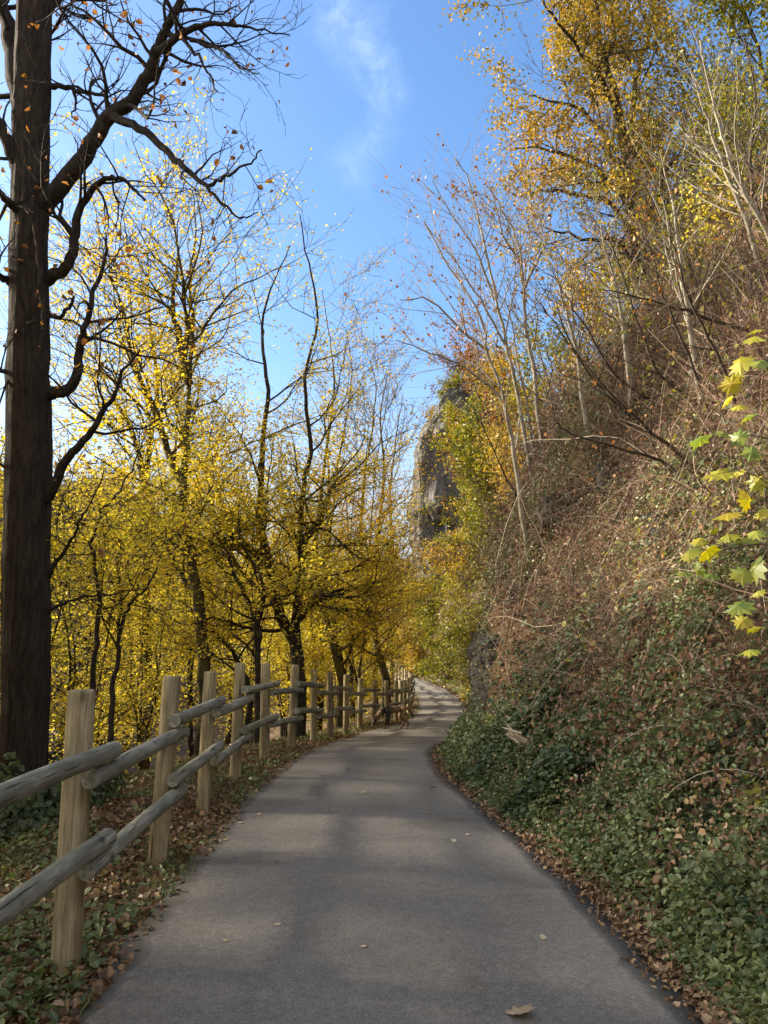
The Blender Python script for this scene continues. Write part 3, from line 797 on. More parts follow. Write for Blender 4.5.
# ---- the yellow trees between fence and valley
def ytree(seed, label, c, traces, r0, leaf='yellow_leaf', bark='dark_bark', dens=34., nb=18, Lb=2.4, t0=.26, size=.056, top=7.3, sparse=.2, trop=.045, name='young_tree', lev=2, wig=.17, sp=.9, rk=.5, maxl=90000, group='autumn trees behind the fence'):
    t = Tree(seed)
    pr = dict(seg=.3, wig=wig, trop=trop, rmin=.0055, lev=lev, dens=(3.0, 2.9, 3.0), ratio=.55, spread=sp, leaf=dens, leaflev=1, flat=.45, fwd=.5)
    base = None
    for k, tr in enumerate(traces):
        if base is None:
            L, base = rooted(tr, c)
            rr0, rr1 = r0, max(.007, r0 * .06)
        else:
            L = px_line(tr, c, c + R.uniform(-1, .6)); rr0, rr1 = r0 * .62, max(.006, r0 * .06)
        Q, rs = t.limb(L, rr0, rr1, 4, .012)
        t.sprout(Q, rs, t0 if k == 0 else .12, 1.0, int(nb * 1.35) if k == 0 else nb, Lb, pr, (0, 0, .12), .4, 0, rk)
    def keep(P):
        n = fbm(P[:, 0] * .9 + seed, P[:, 1] * .9 + P[:, 2] * 1.1, 80 + seed % 7)
        return (1 - (1 - sparse) * sstep(top - 1.6, top + 1.4, P[:, 2] + 2 * (n - .5))) * (.5 + .5 * sstep(.36, .52, n))
    return t.build(name, label, 'tree', group, base, M[bark], M[leaf], size, 1.0, .42, keep, 'rhomb', maxl, .10, mult=2)

ytree(21, 'thin crooked sapling just right of the big oak trunk', 9.4, [[(92, 684), (97, 635), (98, 591), (92, 544), (100, 517), (106, 505), (120, 491), (135, 464), (140, 430)]], .036, 'lime_leaf', nb=9, Lb=1.3, top=4.2, maxl=1500)
ytree(22, 'slim dark sapling bending right above the second fence post', 9.8, [[(113, 700), (117, 661), (120, 626), (129, 605), (138, 596), (152, 579), (160, 560), (166, 530)], [(119, 630), (121, 600), (118, 570), (122, 540)]], .04, 'lime_leaf', nb=9, Lb=1.4, top=4.2, maxl=2200)
ytree(23, 'tall upright tree whose mossy trunk rises behind the second post', 16.5, [[(147, 690), (146, 574), (145, 500), (138, 450), (122, 410), (108, 390), (92, 330), (80, 270)], [(144, 500), (150, 440), (158, 390), (150, 330), (148, 270), (152, 225)]], .12, 'yellow_leaf', 'moss_bark', nb=17, Lb=2.8, maxl=40000)
ytree(24, 'tall two forked tree with smooth grey trunk behind the third fence post', 14.2, [[(204, 690), (203, 660), (197, 593), (191, 550), (185, 523), (183, 488), (187, 437), (189, 390), (193, 330), (190, 280), (196, 230), (192, 190)], [(184, 490), (170, 457), (156, 418), (133, 359), (125, 320), (110, 270), (104, 225)], [(189, 385), (180, 340), (172, 300), (178, 250), (166, 205)]], .135, 'yellow_leaf', 'moss_bark', nb=18, Lb=2.5)
ytree(25, 'low leaning dark stem arching left between the fourth and fifth posts', 14.8, [[(248, 690), (232, 652), (207, 624), (190, 608), (180, 600)]], .075, 'lime_leaf', nb=10, Lb=1.7, top=4.5, maxl=5000)
ytree(26, 'slender dark tree forked low behind the fifth fence post', 14.4, [[(258, 690), (258, 672), (256, 628), (249, 603), (235, 575), (225, 547), (214, 510), (206, 470), (214, 420)], [(256, 628), (263, 600), (260, 575), (246, 552), (238, 530), (240, 480)]], .085, 'lime_leaf', nb=14, Lb=2.1, maxl=40000)
ytree(27, 'stout dark tree with twin stems and spreading limbs beside the sixth post', 15.6, [[(299, 690), (298, 677), (294, 640), (281, 617), (272, 578), (262, 533), (260, 500), (263, 440), (268, 390), (262, 340), (270, 290), (290, 245)], [(295, 640), (296, 620), (299, 590), (302, 571), (300, 540), (303, 490), (311, 440), (305, 380), (318, 320), (308, 262), (300, 215)], [(298, 618), (316, 600), (334, 592), (352, 585)], [(300, 545), (320, 520), (330, 490), (345, 470)], [(268, 560), (240, 545), (222, 548), (200, 535)]], .17, 'yellow_leaf', nb=13, Lb=2.3, maxl=34000)
ytree(28, 'leaning grey trunk right of the twin stemmed dark tree', 20.6, [[(341, 690), (341, 677), (330, 635), (322, 603), (316, 560), (320, 500), (328, 440), (334, 390), (330, 340), (322, 290)]], .13, 'ochre_leaf', 'moss_bark', nb=18, Lb=2.7, top=6.5)
ytree(29, 'straight dark trunk close behind the leaning grey trunk', 21.6, [[(346, 690), (343, 673), (337, 642), (332, 610), (327, 568), (336, 480), (346, 420), (352, 370), (346, 330)]], .11, 'ochre_leaf', nb=17, Lb=2.6, top=7)
ytree(30, 'pair of thin pale poles growing from one foot before the fence bend', 22.5, [[(359, 690), (359, 677), (364, 635), (367, 589), (370, 540), (376, 470), (386, 410), (390, 372)], [(358, 685), (355, 673), (350, 635), (347, 600), (352, 520), (358, 460), (352, 400)]], .06, 'ochre_leaf', 'moss_bark', nb=12, Lb=2.0, top=6, maxl=7000)
ytree(31, 'mossy trunk leaning left over the fence just before the path bend', 27.5, [[(386, 690), (385, 677), (378, 649), (371, 614), (366, 585), (361, 540), (364, 480), (372, 430), (376, 390), (370, 360)]], .18, 'ochre_leaf', 'moss_bark', nb=18, Lb=2.8, top=7.5, sparse=.25)
# farther ones filling the wood
BG = [(60, 24, 'pale lime tree glimpsed low between oak trunk and crooked sapling', 'lime_leaf'), (128, 27, 'yellow tree deep in the wood left of the two forked tree', 'yellow_leaf'),
      (168, 22, 'golden tree standing behind the two forked grey tree', 'yellow_leaf'), (222, 25, 'dense golden tree filling the gap behind the fourth post', 'yellow_leaf'),
      (248, 33, 'pale yellow tree farthest back behind the slender forked one', 'lime_leaf'), (285, 29, 'orange yellow tree behind the stout twin stemmed one', 'ochre_leaf'),
      (318, 24, 'bushy ochre tree between the twin stems and leaning trunk', 'ochre_leaf'), (352, 31, 'ochre tree rising behind the thin pale poles', 'ochre_leaf'),
      (376, 37, 'olive and gold tree beside the far fence posts', 'gold_leaf'), (20, 30, 'yellow crown showing behind the oak trunk at the picture edge', 'lime_leaf')]
for k, (px, c, lab, lf) in enumerate(BG):
    h = R.uniform(7.5, 10.5) if px not in (376, 20, 60) else 6.5
    p0 = at(px, 660, c); zb = float(H(p0[0], p0[1])); top = zb + h + max(0, -zb) * .9
    tr = []
    for i in range(6):
        f = i / 5
        tr.append(p0[:2].tolist() + [zb - .1 + (top - zb) * f])
        p0 = p0 + np.array([R.gauss(0, .22), R.gauss(0, .22), 0])
    t = Tree(60 + k)
    pr = dict(seg=.5, wig=.16, trop=.02, rmin=.009, lev=2, dens=(2.0, 2.6), ratio=.52, spread=.9, leaf=9, leaflev=1, flat=.4, fwd=.45)
    Q, rs = t.limb(tr, .14, .02, 4, .02)
    t.sprout(Q, rs, .22, 1, 26, 3.3, pr, (0, 0, .1), .5)
    def keep(P, s_=k): 
        n = fbm(P[:, 0] * .6 + s_, P[:, 1] * .6 + P[:, 2] * .8, 90)
        return (1 - .75 * sstep(6.5, 9.5, P[:, 2] + 2 * (n - .5))) * (.3 + .7 * sstep(.36, .5, n))
    t.build('young_tree', lab, 'tree', 'autumn trees behind the fence', np.array(tr[0]), M['dark_bark'], M[lf], .095, 1.0, .42, keep, 'rhomb', 18000, .16, mult=2)
# hazels along the slope, in the view, with unseen ones added left of it to shade the path
HZ = [(-4.4, 2.8, None), (-5.2, 4.6, None), (-5.7, 6.3, None), (-6.5, 8.0, None), (-7.1, 9.8, None), (-7.4, 11.6, None), (-8.6, 13.8, None), (-4.6, 1.2, None), (-10.4, 1.8, None), (-10.9, 4.0, None), (-10.3, 6.3, None), (-11.2, 8.6, None), (-10.8, 11.0, None), (-12.2, 13.2, None), (-13.6, 16.0, None),
      (-5.5, 12.2, 'yellow hazel bush peeping out between the oak trunk and the crooked sapling'), (-5.1, 13.8, 'bright yellow hazel bush low behind the crooked sapling'),
      (-4.7, 15.4, 'bushy lemon yellow hazel behind the slim bending sapling'), (-4.1, 17.0, 'wide golden hazel bush behind the third and fourth fence posts'), (-6.6, 17.5, 'pale hazel bush far down the slope behind the crooked sapling'),
      (-2.6, 21.5, 'low golden hazel bush behind the thin pale poles'), (-2.1, 25, 'round golden hazel bush between the leaning mossy trunk and fence'), (-1.7, 29, 'ochre hazel bush by the far fence posts where the path dips'),
      (-1.4, 33.5, 'small distant hazel bush behind the most crowded fence posts'), (-1.2, 39, 'distant yellow hazel bush at the far left bend of the fence'), (-1.6, 45, 'farthest hazel bush behind the fence beyond the dog'),
      (-3.2, 18.5, 'golden hazel bush between the slender forked tree and the stout twin stemmed one')]
for k, (x, y, lab) in enumerate(HZ):
    t = Tree(520 + k); zb = float(H(x, y)) - .1; hh = (5.6 if x > -9.5 and lab is None else 7.4 if lab is None else 4.6) - zb
    pr = dict(seg=.4, wig=.17, trop=.0, rmin=.007, lev=2, dens=(2.2, 2.8), ratio=.55, spread=.9, leaf=11 if lab is None else 18, leaflev=1, flat=.5, fwd=.5)
    for j in range(5):
        an = R.uniform(0, 6.28); lean = R.uniform(.06, .2)
        tr = [np.array([x, y, zb]) + np.array([math.cos(an) * lean * hh * f + R.gauss(0, .05), math.sin(an) * lean * hh * f, hh * f * R.uniform(.85, 1.1)]) for f in (0, .25, .5, .75, 1)]
        Q, rs = t.limb(tr, .03, .008, 3, .02); t.sprout(Q, rs, .12, 1, 11, 1.5, pr, (0, 0, .1), .3)
    t.build('hazel_bush', lab or 'unseen yellowing hazel bush added left of the nearest rails to shade the path', 'shrub', 'hazel bushes left of the fence', np.array([x, y, zb]), M['dark_bark'], M['lime_leaf'], .11 if lab is None else .065 if y < 20 else .09, .9, .45, None, 'rhomb', 7600 if lab is None else 10500, .13, mult=4 if lab is None or y > 20 else 2)
# bare grey trees far along the path
for k, (tr, c, lab) in enumerate([([(392, 640), (393, 560), (390, 500), (396, 440), (402, 395)], 42, 'bare purplish tree with fine twigs left of the rock cliff'),
                                  ([(376, 640), (378, 540), (384, 470), (380, 420), (388, 370)], 34, 'bare grey tree with upswept twigs nearer than the purplish one')]):
    t = Tree(80 + k); L, base = rooted(tr, c)
    pr = dict(seg=.5, wig=.13, trop=.09, rmin=.012, lev=2, dens=(2.2, 2.4), ratio=.55, spread=.7, leaf=.8, fwd=.9)
    Q, rs = t.limb(L, .14, .02, 4, .02); t.sprout(Q, rs, .3, 1, 18, 3.2, pr, (0, 0, .3), .5)
    t.build('bare_tree', lab, 'tree', None, base, M['twig_bark'], M['rust_leaf'], .1, .5, .8, None, 'rhomb', 500)

# ---- right-hand slope: bare saplings leaning out over the path
def slope_root(px, py): 
    P, c = hit(px, py); return P, c
def sap(seed, label, tr, r0, bark='twig_bark', dc=-1.0, nb=12, Lb=1.0, leafmat='rust_leaf', leafd=.25, extra=(), trop=.05, rmin=.0045, name='sapling', group='bare saplings on the slope', size=.05, lev=1, rootc=None, maxl=900, fwd=1.0, sp=.6, t0=.25):
    P, c = slope_root(*tr[0]) if rootc is None else (None, rootc)
    t = Tree(seed)
    L = px_line(tr, c, c + dc)
    if rootc is not None: L[0][2] = min(L[0][2], float(H(L[0][0], L[0][1])))
    base = L[0].copy()
    d0 = unit(L[1] - L[0]); L[0] = L[0] - d0 * .12
    pr = dict(seg=.22, wig=.10, trop=trop, rmin=rmin, lev=lev, dens=(3.2, 3.0), ratio=.5, spread=sp, leaf=leafd * 10, leaflev=1, fwd=fwd)
    Q, rs = t.limb(L, r0, max(rmin, r0 * .2), 4, .01); t.sprout(Q, rs, t0, 1, nb, Lb, pr, (0, 0, .25), .5)
    for e in extra:
        Q, rs = t.limb(px_line(e, c + dc * .3, c + dc * 1.1), r0 * .6, max(rmin, r0 * .15), 4, .01); t.sprout(Q, rs, .15, 1, int(nb * .7), Lb * .8, pr, (0, 0, .25), .5)
    return t.build(name, label, 'tree', group, base, M[bark], M[leafmat], size, .3, .9, None, 'curl', maxl, .03)

sap(101, 'pale slender birch stem leaning left highest against the open sky', [(532, 456), (518, 400), (505, 337), (494, 287), (481, 230), (470, 183), (455, 158)], .04, 'pale_bark', -1, 16, 1.6, extra=[[(494, 300), (476, 250), (452, 215), (432, 180)], [(505, 345), (480, 300), (455, 262), (424, 222)]], lev=2, rmin=.0036, rootc=13.2)
sap(102, 'pale birch stem rooted by dark ivy at the brush edge', [(528, 556), (520, 500), (512, 440), (504, 400), (489, 353), (481, 316), (450, 269), (424, 222)], .042, 'pale_bark', -1, 16, 1.4, extra=[[(489, 350), (462, 330), (430, 300), (400, 300)], [(504, 400), (470, 372), (430, 352), (396, 340)]], lev=2, rmin=.0036)
sap(103, 'pale birch stem standing rightmost of the birch clump', [(542, 432), (534, 372), (528, 340), (524, 290), (520, 251), (508, 220), (487, 186)], .045, 'pale_bark', -.8, 16, 1.4, extra=[[(524, 290), (540, 255), (552, 225)], [(522, 262), (503, 235), (492, 190)]], lev=2, rmin=.0036, rootc=13.2)
sap(104, 'thinnest pale stem between two birch stems', [(536, 450), (526, 400), (515, 347), (512, 322), (500, 280)], .026, 'pale_bark', -.8, 9, 1.0, lev=2, rmin=.0036, rootc=13.2)
sap(105, 'small dead white stem bent left over the bend shrubs', [(484, 600), (478, 575), (462, 552), (448, 536), (440, 530)], .03, 'pale_bark', -.6, 5, .5, leafd=.0, trop=-.02)
sap(106, 'dark stem crossing low from the brush towards the cliff', [(526, 520), (512, 490), (498, 460), (485, 430), (470, 410)], .022, 'brown_bark', -.6, 8, .7)
FAN = [
 ([(684, 480), (660, 462), (628, 450), (560, 426), (552, 392)], 'lowest dark branch of the fan sweeping left across the brush'),
 ([(700, 472), (652, 432), (608, 392), (568, 340), (556, 300)], 'long dark branch arching up from the fan of the brown bush'),
 ([(666, 409), (616, 375), (588, 331), (569, 300), (552, 270)], 'dark whip pointing up left beneath the golden oak'),
 ([(640, 424), (600, 387), (560, 331), (540, 300)], 'dark whip lying left of the other whips beneath the oak'),
 ([(690, 402), (660, 375), (641, 331), (622, 275), (604, 225)], 'brown stem rising through the middle of the slope'),
 ([(712, 420), (694, 370), (670, 310), (650, 250), (640, 200)], 'straight brown stem leaning up left beside the middle one'),
 ([(735, 400), (716, 350), (690, 300), (672, 240), (664, 190)], 'grey stem reaching above the yellow bush on the slope'),
 ([(745, 330), (690, 312), (640, 297), (600, 290)], 'dark bough lying almost level above the brush'),
]
for k, (tr, lab) in enumerate(FAN):
    sap(120 + k, lab, tr, .025, 'brown_bark', -.8, 13, 1.0, group='dark branches fanning over the brush', leafd=.12)
PALE = [
 ([(766, 300), (752, 240), (735, 194), (716, 147), (705, 112), (690, 70)], 'pale straight trunk crossing the upper right corner of the slope'),
 ([(790, 300), (768, 232), (741, 187), (726, 147), (712, 100), (700, 40)], 'second pale trunk parallel with the upper right one'),
 ([(702, 400), (690, 330), (682, 270), (672, 200), (660, 150)], 'pale twisted stem at the centre of the slope'),
 ([(630, 400), (626, 340), (617, 290), (604, 240), (590, 215)], 'pale knotted sapling beneath the golden oak crown'),
 ([(590, 440), (580, 380), (572, 330), (560, 290), (556, 260)], 'pale sapling standing clear right of the birch clump'),
 ([(748, 250), (752, 200), (750, 150), (756, 100), (744, 40)], 'grey upright stem near the right edge of the slope'),
]
for k, (tr, lab) in enumerate(PALE):
    sap(140 + k, lab, tr, .045, 'pale_bark' if k < 5 else 'twig_bark', -.6, 15, 1.3, 'olive_leaf', .45, group='pale stems on the slope', maxl=1500)

# ---- the golden oak high on the slope
t = Tree(201); P, c = hit(648, 420); c = max(c, 19.5)
tr = [(650, 400), (650, 330), (642, 280), (634, 240), (629, 180), (622, 130), (612, 90), (602, 50), (596, 10), (590, -40)]
L, base = rooted(tr, c)
Q, rs = t.limb(L, .27, .05, 4, .02)
pr = dict(seg=.35, wig=.2, trop=.02, rmin=.009, lev=2, dens=(2.4, 3.0), ratio=.52, spread=.9, leaf=24, leaflev=1, flat=.6, fwd=.5)
t.sprout(Q, rs, .3, 1, 14, 1.8, pr, (-.1, 0, .1), .4)
for l, r0, n in (([(629, 180), (632, 107), (641, 60), (648, 30), (634, -6)], .11, 12), ([(648, 262), (630, 215), (604, 175), (572, 158), (539, 147), (512, 150)], .10, 14),
           ([(632, 200), (606, 140), (580, 110), (554, 102), (528, 96)], .09, 14), ([(640, 250), (612, 205), (580, 195), (548, 190), (522, 196)], .08, 13),
           ([(646, 290), (622, 246), (590, 240), (560, 232), (540, 226)], .07, 12), ([(620, 120), (596, 70), (570, 40), (548, 10), (535, -20)], .08, 13),
           ([(640, 230), (660, 190), (676, 150), (690, 110)], .07, 10), ([(606, 66), (588, 30), (560, -10)], .05, 9)):
    Q, rs = t.limb(px_line(l, c, c + R.uniform(-2, 1.5)), r0, .018, 4, .03); t.sprout(Q, rs, .12, 1, n, 1.7, pr, (0, 0, .1), .35)
def keep(P):
    n = fbm(P[:, 0] * .7 + 5, P[:, 1] * .7 + P[:, 2] * .8, 95); return .16 + .84 * sstep(.37, .52, n)
t.build('golden_oak', 'tall golden leaved oak on the slope rising above the birch stems', 'tree', None, base, M['brown_bark'], M['gold_leaf'], .085, .8, .55, keep, 'rhomb', 80000, .17, mult=5)

# ---- leafy trees on the upper slope
UP = [
 (705, 40, 20, 0, 'olive tree with thinning leaves right of the golden oak', 'olive_leaf', 5000),
 (770, -60, 17, 0, 'olive brown tree leaning in at the top right corner', 'olive_leaf', 9000),
 (738, 262, 14, 0, 'bright yellow bush caught between stems on the slope', 'lime_leaf', 2500),
 (604, 262, 26, 0, 'ochre tree crouching below the golden oak crown', 'ochre_leaf', 8000),
 (562, 318, 30, 0, 'olive bush topping the slope behind the birches', 'olive_leaf', 9000),
 (680, 190, 22, 0, 'olive thicket tree filling the middle of the slope', 'olive_leaf', 10000),
 (524, 342, 34, 0, 'yellow green tree on the ridge behind the birch clump', 'gold_leaf', 9000),
 (503, 305, 40, 0, 'dark reddish tree crowning the ridge beside the cliff', 'rust_leaf', 2600),
 (492, 400, 46, 0, 'olive and gold speckled tree hugging the right side of the cliff', 'olive_leaf', 9000),
 (500, 420, 32, 0, 'olive tree on the ledge below the ridge', 'olive_leaf', 11000),
 (640, 320, 16, 0, 'grey green bush in the brush under the oak', 'olive_leaf', 6000),
 (745, 90, 25, 0, 'tall olive leaved tree behind the pale upper right trunks', 'olive_leaf', 11000),
 (655, 130, 29, 0, 'faded olive tree behind the golden oak trunk', 'olive_leaf', 5000),
 (725, 190, 16, 0, 'thin olive bush under the two pale upper right trunks', 'olive_leaf', 6000),
 (540, 380, 24, 0, 'yellowing hazel tree low behind the birch stems', 'gold_leaf', 8000),
 (580, 400, 19, 0, 'brown leaved bush where the dark branches fan out', 'brown_leaf', 5000),
]
for k, (px, py, c, h, lab, lf, ml) in enumerate(UP):
    p = at(px, py, c); zb = float(H(p[0], p[1])); b = np.array([p[0], p[1], zb - .1]); h = max(2.0, float(p[2]) - zb) * .9
    t = Tree(300 + k); lean = R.uniform(-.28, -.05)
    tr = [b + np.array([lean * h * f * f + R.gauss(0, .06), R.gauss(0, .06), h * f]) for f in (0, .25, .5, .75, 1)]
    pr = dict(seg=.35, wig=.17, trop=.03, rmin=.008, lev=2, dens=(2.4, 3.0), ratio=.52, spread=.85, leaf=20, leaflev=1, flat=.6, fwd=.6)
    Q, rs = t.limb(tr, .03 + .011 * h, .015, 4, .02); t.sprout(Q, rs, .15, 1, 20, h * .30, pr, (-.05, 0, .15), .45)
    def keep(P, s_=k):
        n = fbm(P[:, 0] * .8 + s_, P[:, 1] * .8 + P[:, 2] * .9, 97); return .3 + .7 * sstep(.38, .52, n)
    t.build('slope_tree', lab, 'tree', 'leafy trees on the upper slope', b, M['brown_bark'], M[lf], .055 + .0022 * c, .7, .6, keep, 'rhomb', int(ml * 1.6), .2, mult=1 if lf == 'rust_leaf' else 6)

# ---- bare, twiggy thickets on the upper slope
TH = [(690, 120, 18, 'bare brown thicket tree with dense fine twigs above the fan of dark branches'), (730, 40, 15, 'bare grey brown thicket tree reaching the top edge beside the pale trunks'),
      (760, 120, 13, 'leafless brown thicket tree close to the right edge of the slope'), (655, 215, 21, 'bare thicket tree straight under the golden oak crown'),
      (618, 260, 17, 'low leafless thicket tree left of the pale twisted stem'), (700, 250, 12, 'leafless thicket tree above the young maple leaves'),
      (748, 235, 11, 'dense bare thicket tree right above the yellow maple leaves'), (575, 300, 22, 'bare thicket tree on the skyline between birches and golden oak'),
      (640, 60, 26, 'tall bare thicket tree just right of the golden oak trunk'), (780, 20, 20, 'tall bare thicket tree at the top right corner')]
for k, (px, py, c, lab) in enumerate(TH):
    p = at(px, py, c); zb = float(H(p[0], p[1])); b = np.array([p[0], p[1], zb - .1]); h = max(1.8, float(p[2]) - zb)
    t = Tree(450 + k)
    pr = dict(seg=.28, wig=.12, trop=.05, rmin=.0045 + .0001 * c, lev=2, dens=(3.6, 4.6), ratio=.55, spread=.65, leaf=2.0, leaflev=1, flat=.8, fwd=.9)
    for j in range(4):
        an = R.uniform(0, 6.28); lean = R.uniform(.08, .3)
        tr = [b + np.array([(math.cos(an) * lean - .18 * f) * h * f + R.gauss(0, .05), math.sin(an) * lean * h * f, h * f * (1 - .08 * j)]) for f in (0, .25, .5, .75, 1)]
        Q, rs = t.limb(tr, .014 + .004 * h, .008, 4, .015); t.sprout(Q, rs, .15, 1, 12, h * .3, pr, (-.05, 0, .25), .4)
    t.build('thicket_tree', lab, 'tree', 'leafless thickets on the upper slope', b, M['twig_bark'], M['olive_leaf'] if k % 2 else M['brown_leaf'], .05 + .002 * c, .7, .7, None, 'rhomb', 1800, .08)

# ---- shrubs round the bend
SH = [
 (405, 612, 58, 0, 'yellow green shrub hanging over the far end of the path', 'gold_leaf', 7000),
 (432, 572, 60, 0, 'large olive shrub below the cliff foot', 'olive_leaf', 9000),
 (448, 606, 50, 0, 'dark green shrub above the leafy bank at the bend', 'olive_leaf', 7000),
 (470, 570, 40, 0, 'mid green shrub right of the dark one at the bend', 'olive_leaf', 8000),
 (473, 650, 36, 0, 'small bright yellow bush low on the bank at the bend', 'lime_leaf', 350),
 (388, 585, 66, 0, 'ochre tree beyond the bend left of the cliff', 'ochre_leaf', 8000),
 (418, 545, 64, 0, 'mottled olive tree just under the cliff', 'olive_leaf', 8000),
 (458, 520, 52, 0, 'tall olive gold shrub against the cliff base', 'gold_leaf', 9000),
 (480, 530, 36, 0, 'pale green shrub beside the dead white stem', 'olive_leaf', 7000),
]
for k, (px, py, c, h, lab, lf, ml) in enumerate(SH):
    p = at(px, py, c); zb = float(H(p[0], p[1])); b = np.array([p[0], p[1], zb - .1]); h = min(7.0, max(1.2, float(p[2]) - zb)) * .85 * (.5 if ml < 500 else 1)
    t = Tree(400 + k)
    pr = dict(seg=.4, wig=.17, trop=.0, rmin=.012, lev=2, dens=(2.0, 2.6), ratio=.55, spread=.9, leaf=18, leaflev=1, flat=.6, fwd=.5)
    for j in range(4):
        an = R.uniform(0, 6.28); lean = R.uniform(.1, .45)
        tr = [b + np.array([math.cos(an) * lean * h * f + R.gauss(0, .08), math.sin(an) * lean * h * f, h * f * R.uniform(.85, 1.1)]) for f in (0, .25, .5, .75, 1)]
        Q, rs = t.limb(tr, .02 + .006 * h, .014, 3, .02); t.sprout(Q, rs, .1, 1, 9, h * .36, pr, (0, 0, .1), .45)
    def keep(P, s_=k):
        n = fbm(P[:, 0] * .6 + s_, P[:, 1] * .6 + P[:, 2] * .8, 98); return .2 + .8 * sstep(.38, .52, n)
    t.build('shrub', lab, 'shrub', 'shrubs round the bend', b, M['brown_bark'], M[lf], .07 + .0017 * c, .8, .5, keep, 'rhomb', int(ml * 2), .22, mult=4)
# ------------------------------------------------------------------ rock
def rock_material(name, dark, mid, light, moss, sc=1.0):
    m, nt, out = nodes(name)
    v = mapped(nt, (sc, sc, sc))
    n1 = noise(nt, v, 2.2, 6, .65, .3); n2 = noise(nt, mapped(nt, (sc * 1.3, sc * 1.3, sc * .35)), 5, 5, .65, .6); n3 = noise(nt, v, 18, 4, .65)
    c = ramp(nt, n1, [(.3, dark), (.5, mid), (.72, light)])
    c = mix(nt, .55, c, ramp(nt, n2, [(.35, dark), (.6, mid), (.8, light)]))
    geo = N(nt, 'ShaderNodeNewGeometry'); sp = N(nt, 'ShaderNodeSeparateXYZ'); nt.links.new(geo.outputs['Normal'], sp.inputs[0])
    mo = math_(nt, 'ADD', sp.outputs['Z'], math_(nt, 'MULTIPLY', math_(nt, 'SUBTRACT', n1, .5), 1.6))
    c = mix(nt, ramp(nt, mo, [(.45, (0, 0, 0)), (.75, (.9, .9, .9))]), c, moss)
    h = math_(nt, 'ADD', n2, math_(nt, 'MULTIPLY', n3, .5))
    principled(nt, out, c, .9, h, .9, .12 / sc, .2)
    return m

def rock(name, centre, half, seed, mat, amp, strata, pw=.55, sub=60, cut=None, rot=0):
    """a blocky boulder or crag: a cube-sphere pushed square, split by slanting beds and cracks"""
    V = []; Q = []; n = 0
    g = np.linspace(-1, 1, sub)
    A, B = np.meshgrid(g, g)
    for ax in range(3):
        for sg in (-1, 1):
            P = np.empty((sub, sub, 3)); P[..., ax] = sg; P[..., (ax + 1) % 3] = A * (sg); P[..., (ax + 2) % 3] = B
            V.append(P.reshape(-1, 3)); ii = np.arange(sub * sub).reshape(sub, sub) + n
            q = np.stack([ii[:-1, :-1], ii[:-1, 1:], ii[1:, 1:], ii[1:, :-1]], -1).reshape(-1, 4); Q.append(q); n += sub * sub
    V = np.concatenate(V); D = unit(V)
    S = np.sign(D) * np.abs(D) ** pw; S /= np.abs(S).max(1, keepdims=True) ** .6
    P = S * np.array(half)
    Wd = P + np.array(centre)
    u = Wd @ unit(np.array(strata[:3], float)); per = strata[3]
    ledge = np.abs(((u / per + .7 * fbm(Wd[:, 0] * .9 / per, Wd[:, 2] * .5 / per, seed)) % 1.0) - .5) * 2
    d = amp * ((fbm(Wd[:, 0] * .7 / amp * .5 + Wd[:, 1] * .4 / amp * .5, Wd[:, 2] * .45 / amp * .5, seed + 1, 5) - .5) * 2.2 + (ledge ** .5 - .6) * .7)
    d += amp * .5 * (np.abs(fbm((Wd[:, 0] + Wd[:, 1]) * 1.1 / amp, Wd[:, 2] * .8 / amp, seed + 2, 4) - .5) * -3 + .5)
    P = P + unit(D * np.array([1, 1, .6])) * d[:, None]
    if cut is not None: P = cut(P)
    if rot:
        c_, s_ = math.cos(rot), math.sin(rot); P = np.stack([P[:, 0] * c_ - P[:, 1] * s_, P[:, 0] * s_ + P[:, 1] * c_, P[:, 2]], -1)
    o = mesh_obj(name, P + np.array(centre), Q, mat, base=np.array(centre), smooth=False)
    return o
M['slate'] = rock_material('slate_rock', (.026, .025, .024), (.095, .09, .082), (.22, .205, .175), (.05, .065, .018), 1.4)
M['cliff'] = rock_material('cliff_rock', (.042, .041, .039), (.13, .127, .12), (.26, .255, .24), (.10, .09, .03), .28)
def shear(P):
    P = P.copy(); P[:, 0] += .12 * np.clip(-P[:, 2], 0, 3) * 0; return P
ro = rock('rock_outcrop', np.array([2.18, 11.95, .72]), (.78, .9, 1.0), 5, M['slate'], .13, (.55, .2, .8, .28))
tag(ro, 'dark slanting slate outcrop with mossy top beside the path bend', 'rock')
cc = at(446, 480, 68)
cl = rock('cliff', cc + np.array([1.1, 3.0, -1.0]), (3.7, 4.5, 9.8), 12, M['cliff'], 1.0, (.85, .3, .35, 2.3), .5, 90,
          lambda P: P + np.stack([np.clip(P[:, 2] + 2, 0, 20) * .10 + np.clip(P[:, 2] - 4.5, 0, 20) * .38, 0 * P[:, 2], 0 * P[:, 2]], -1))
tag(cl, kind='structure')
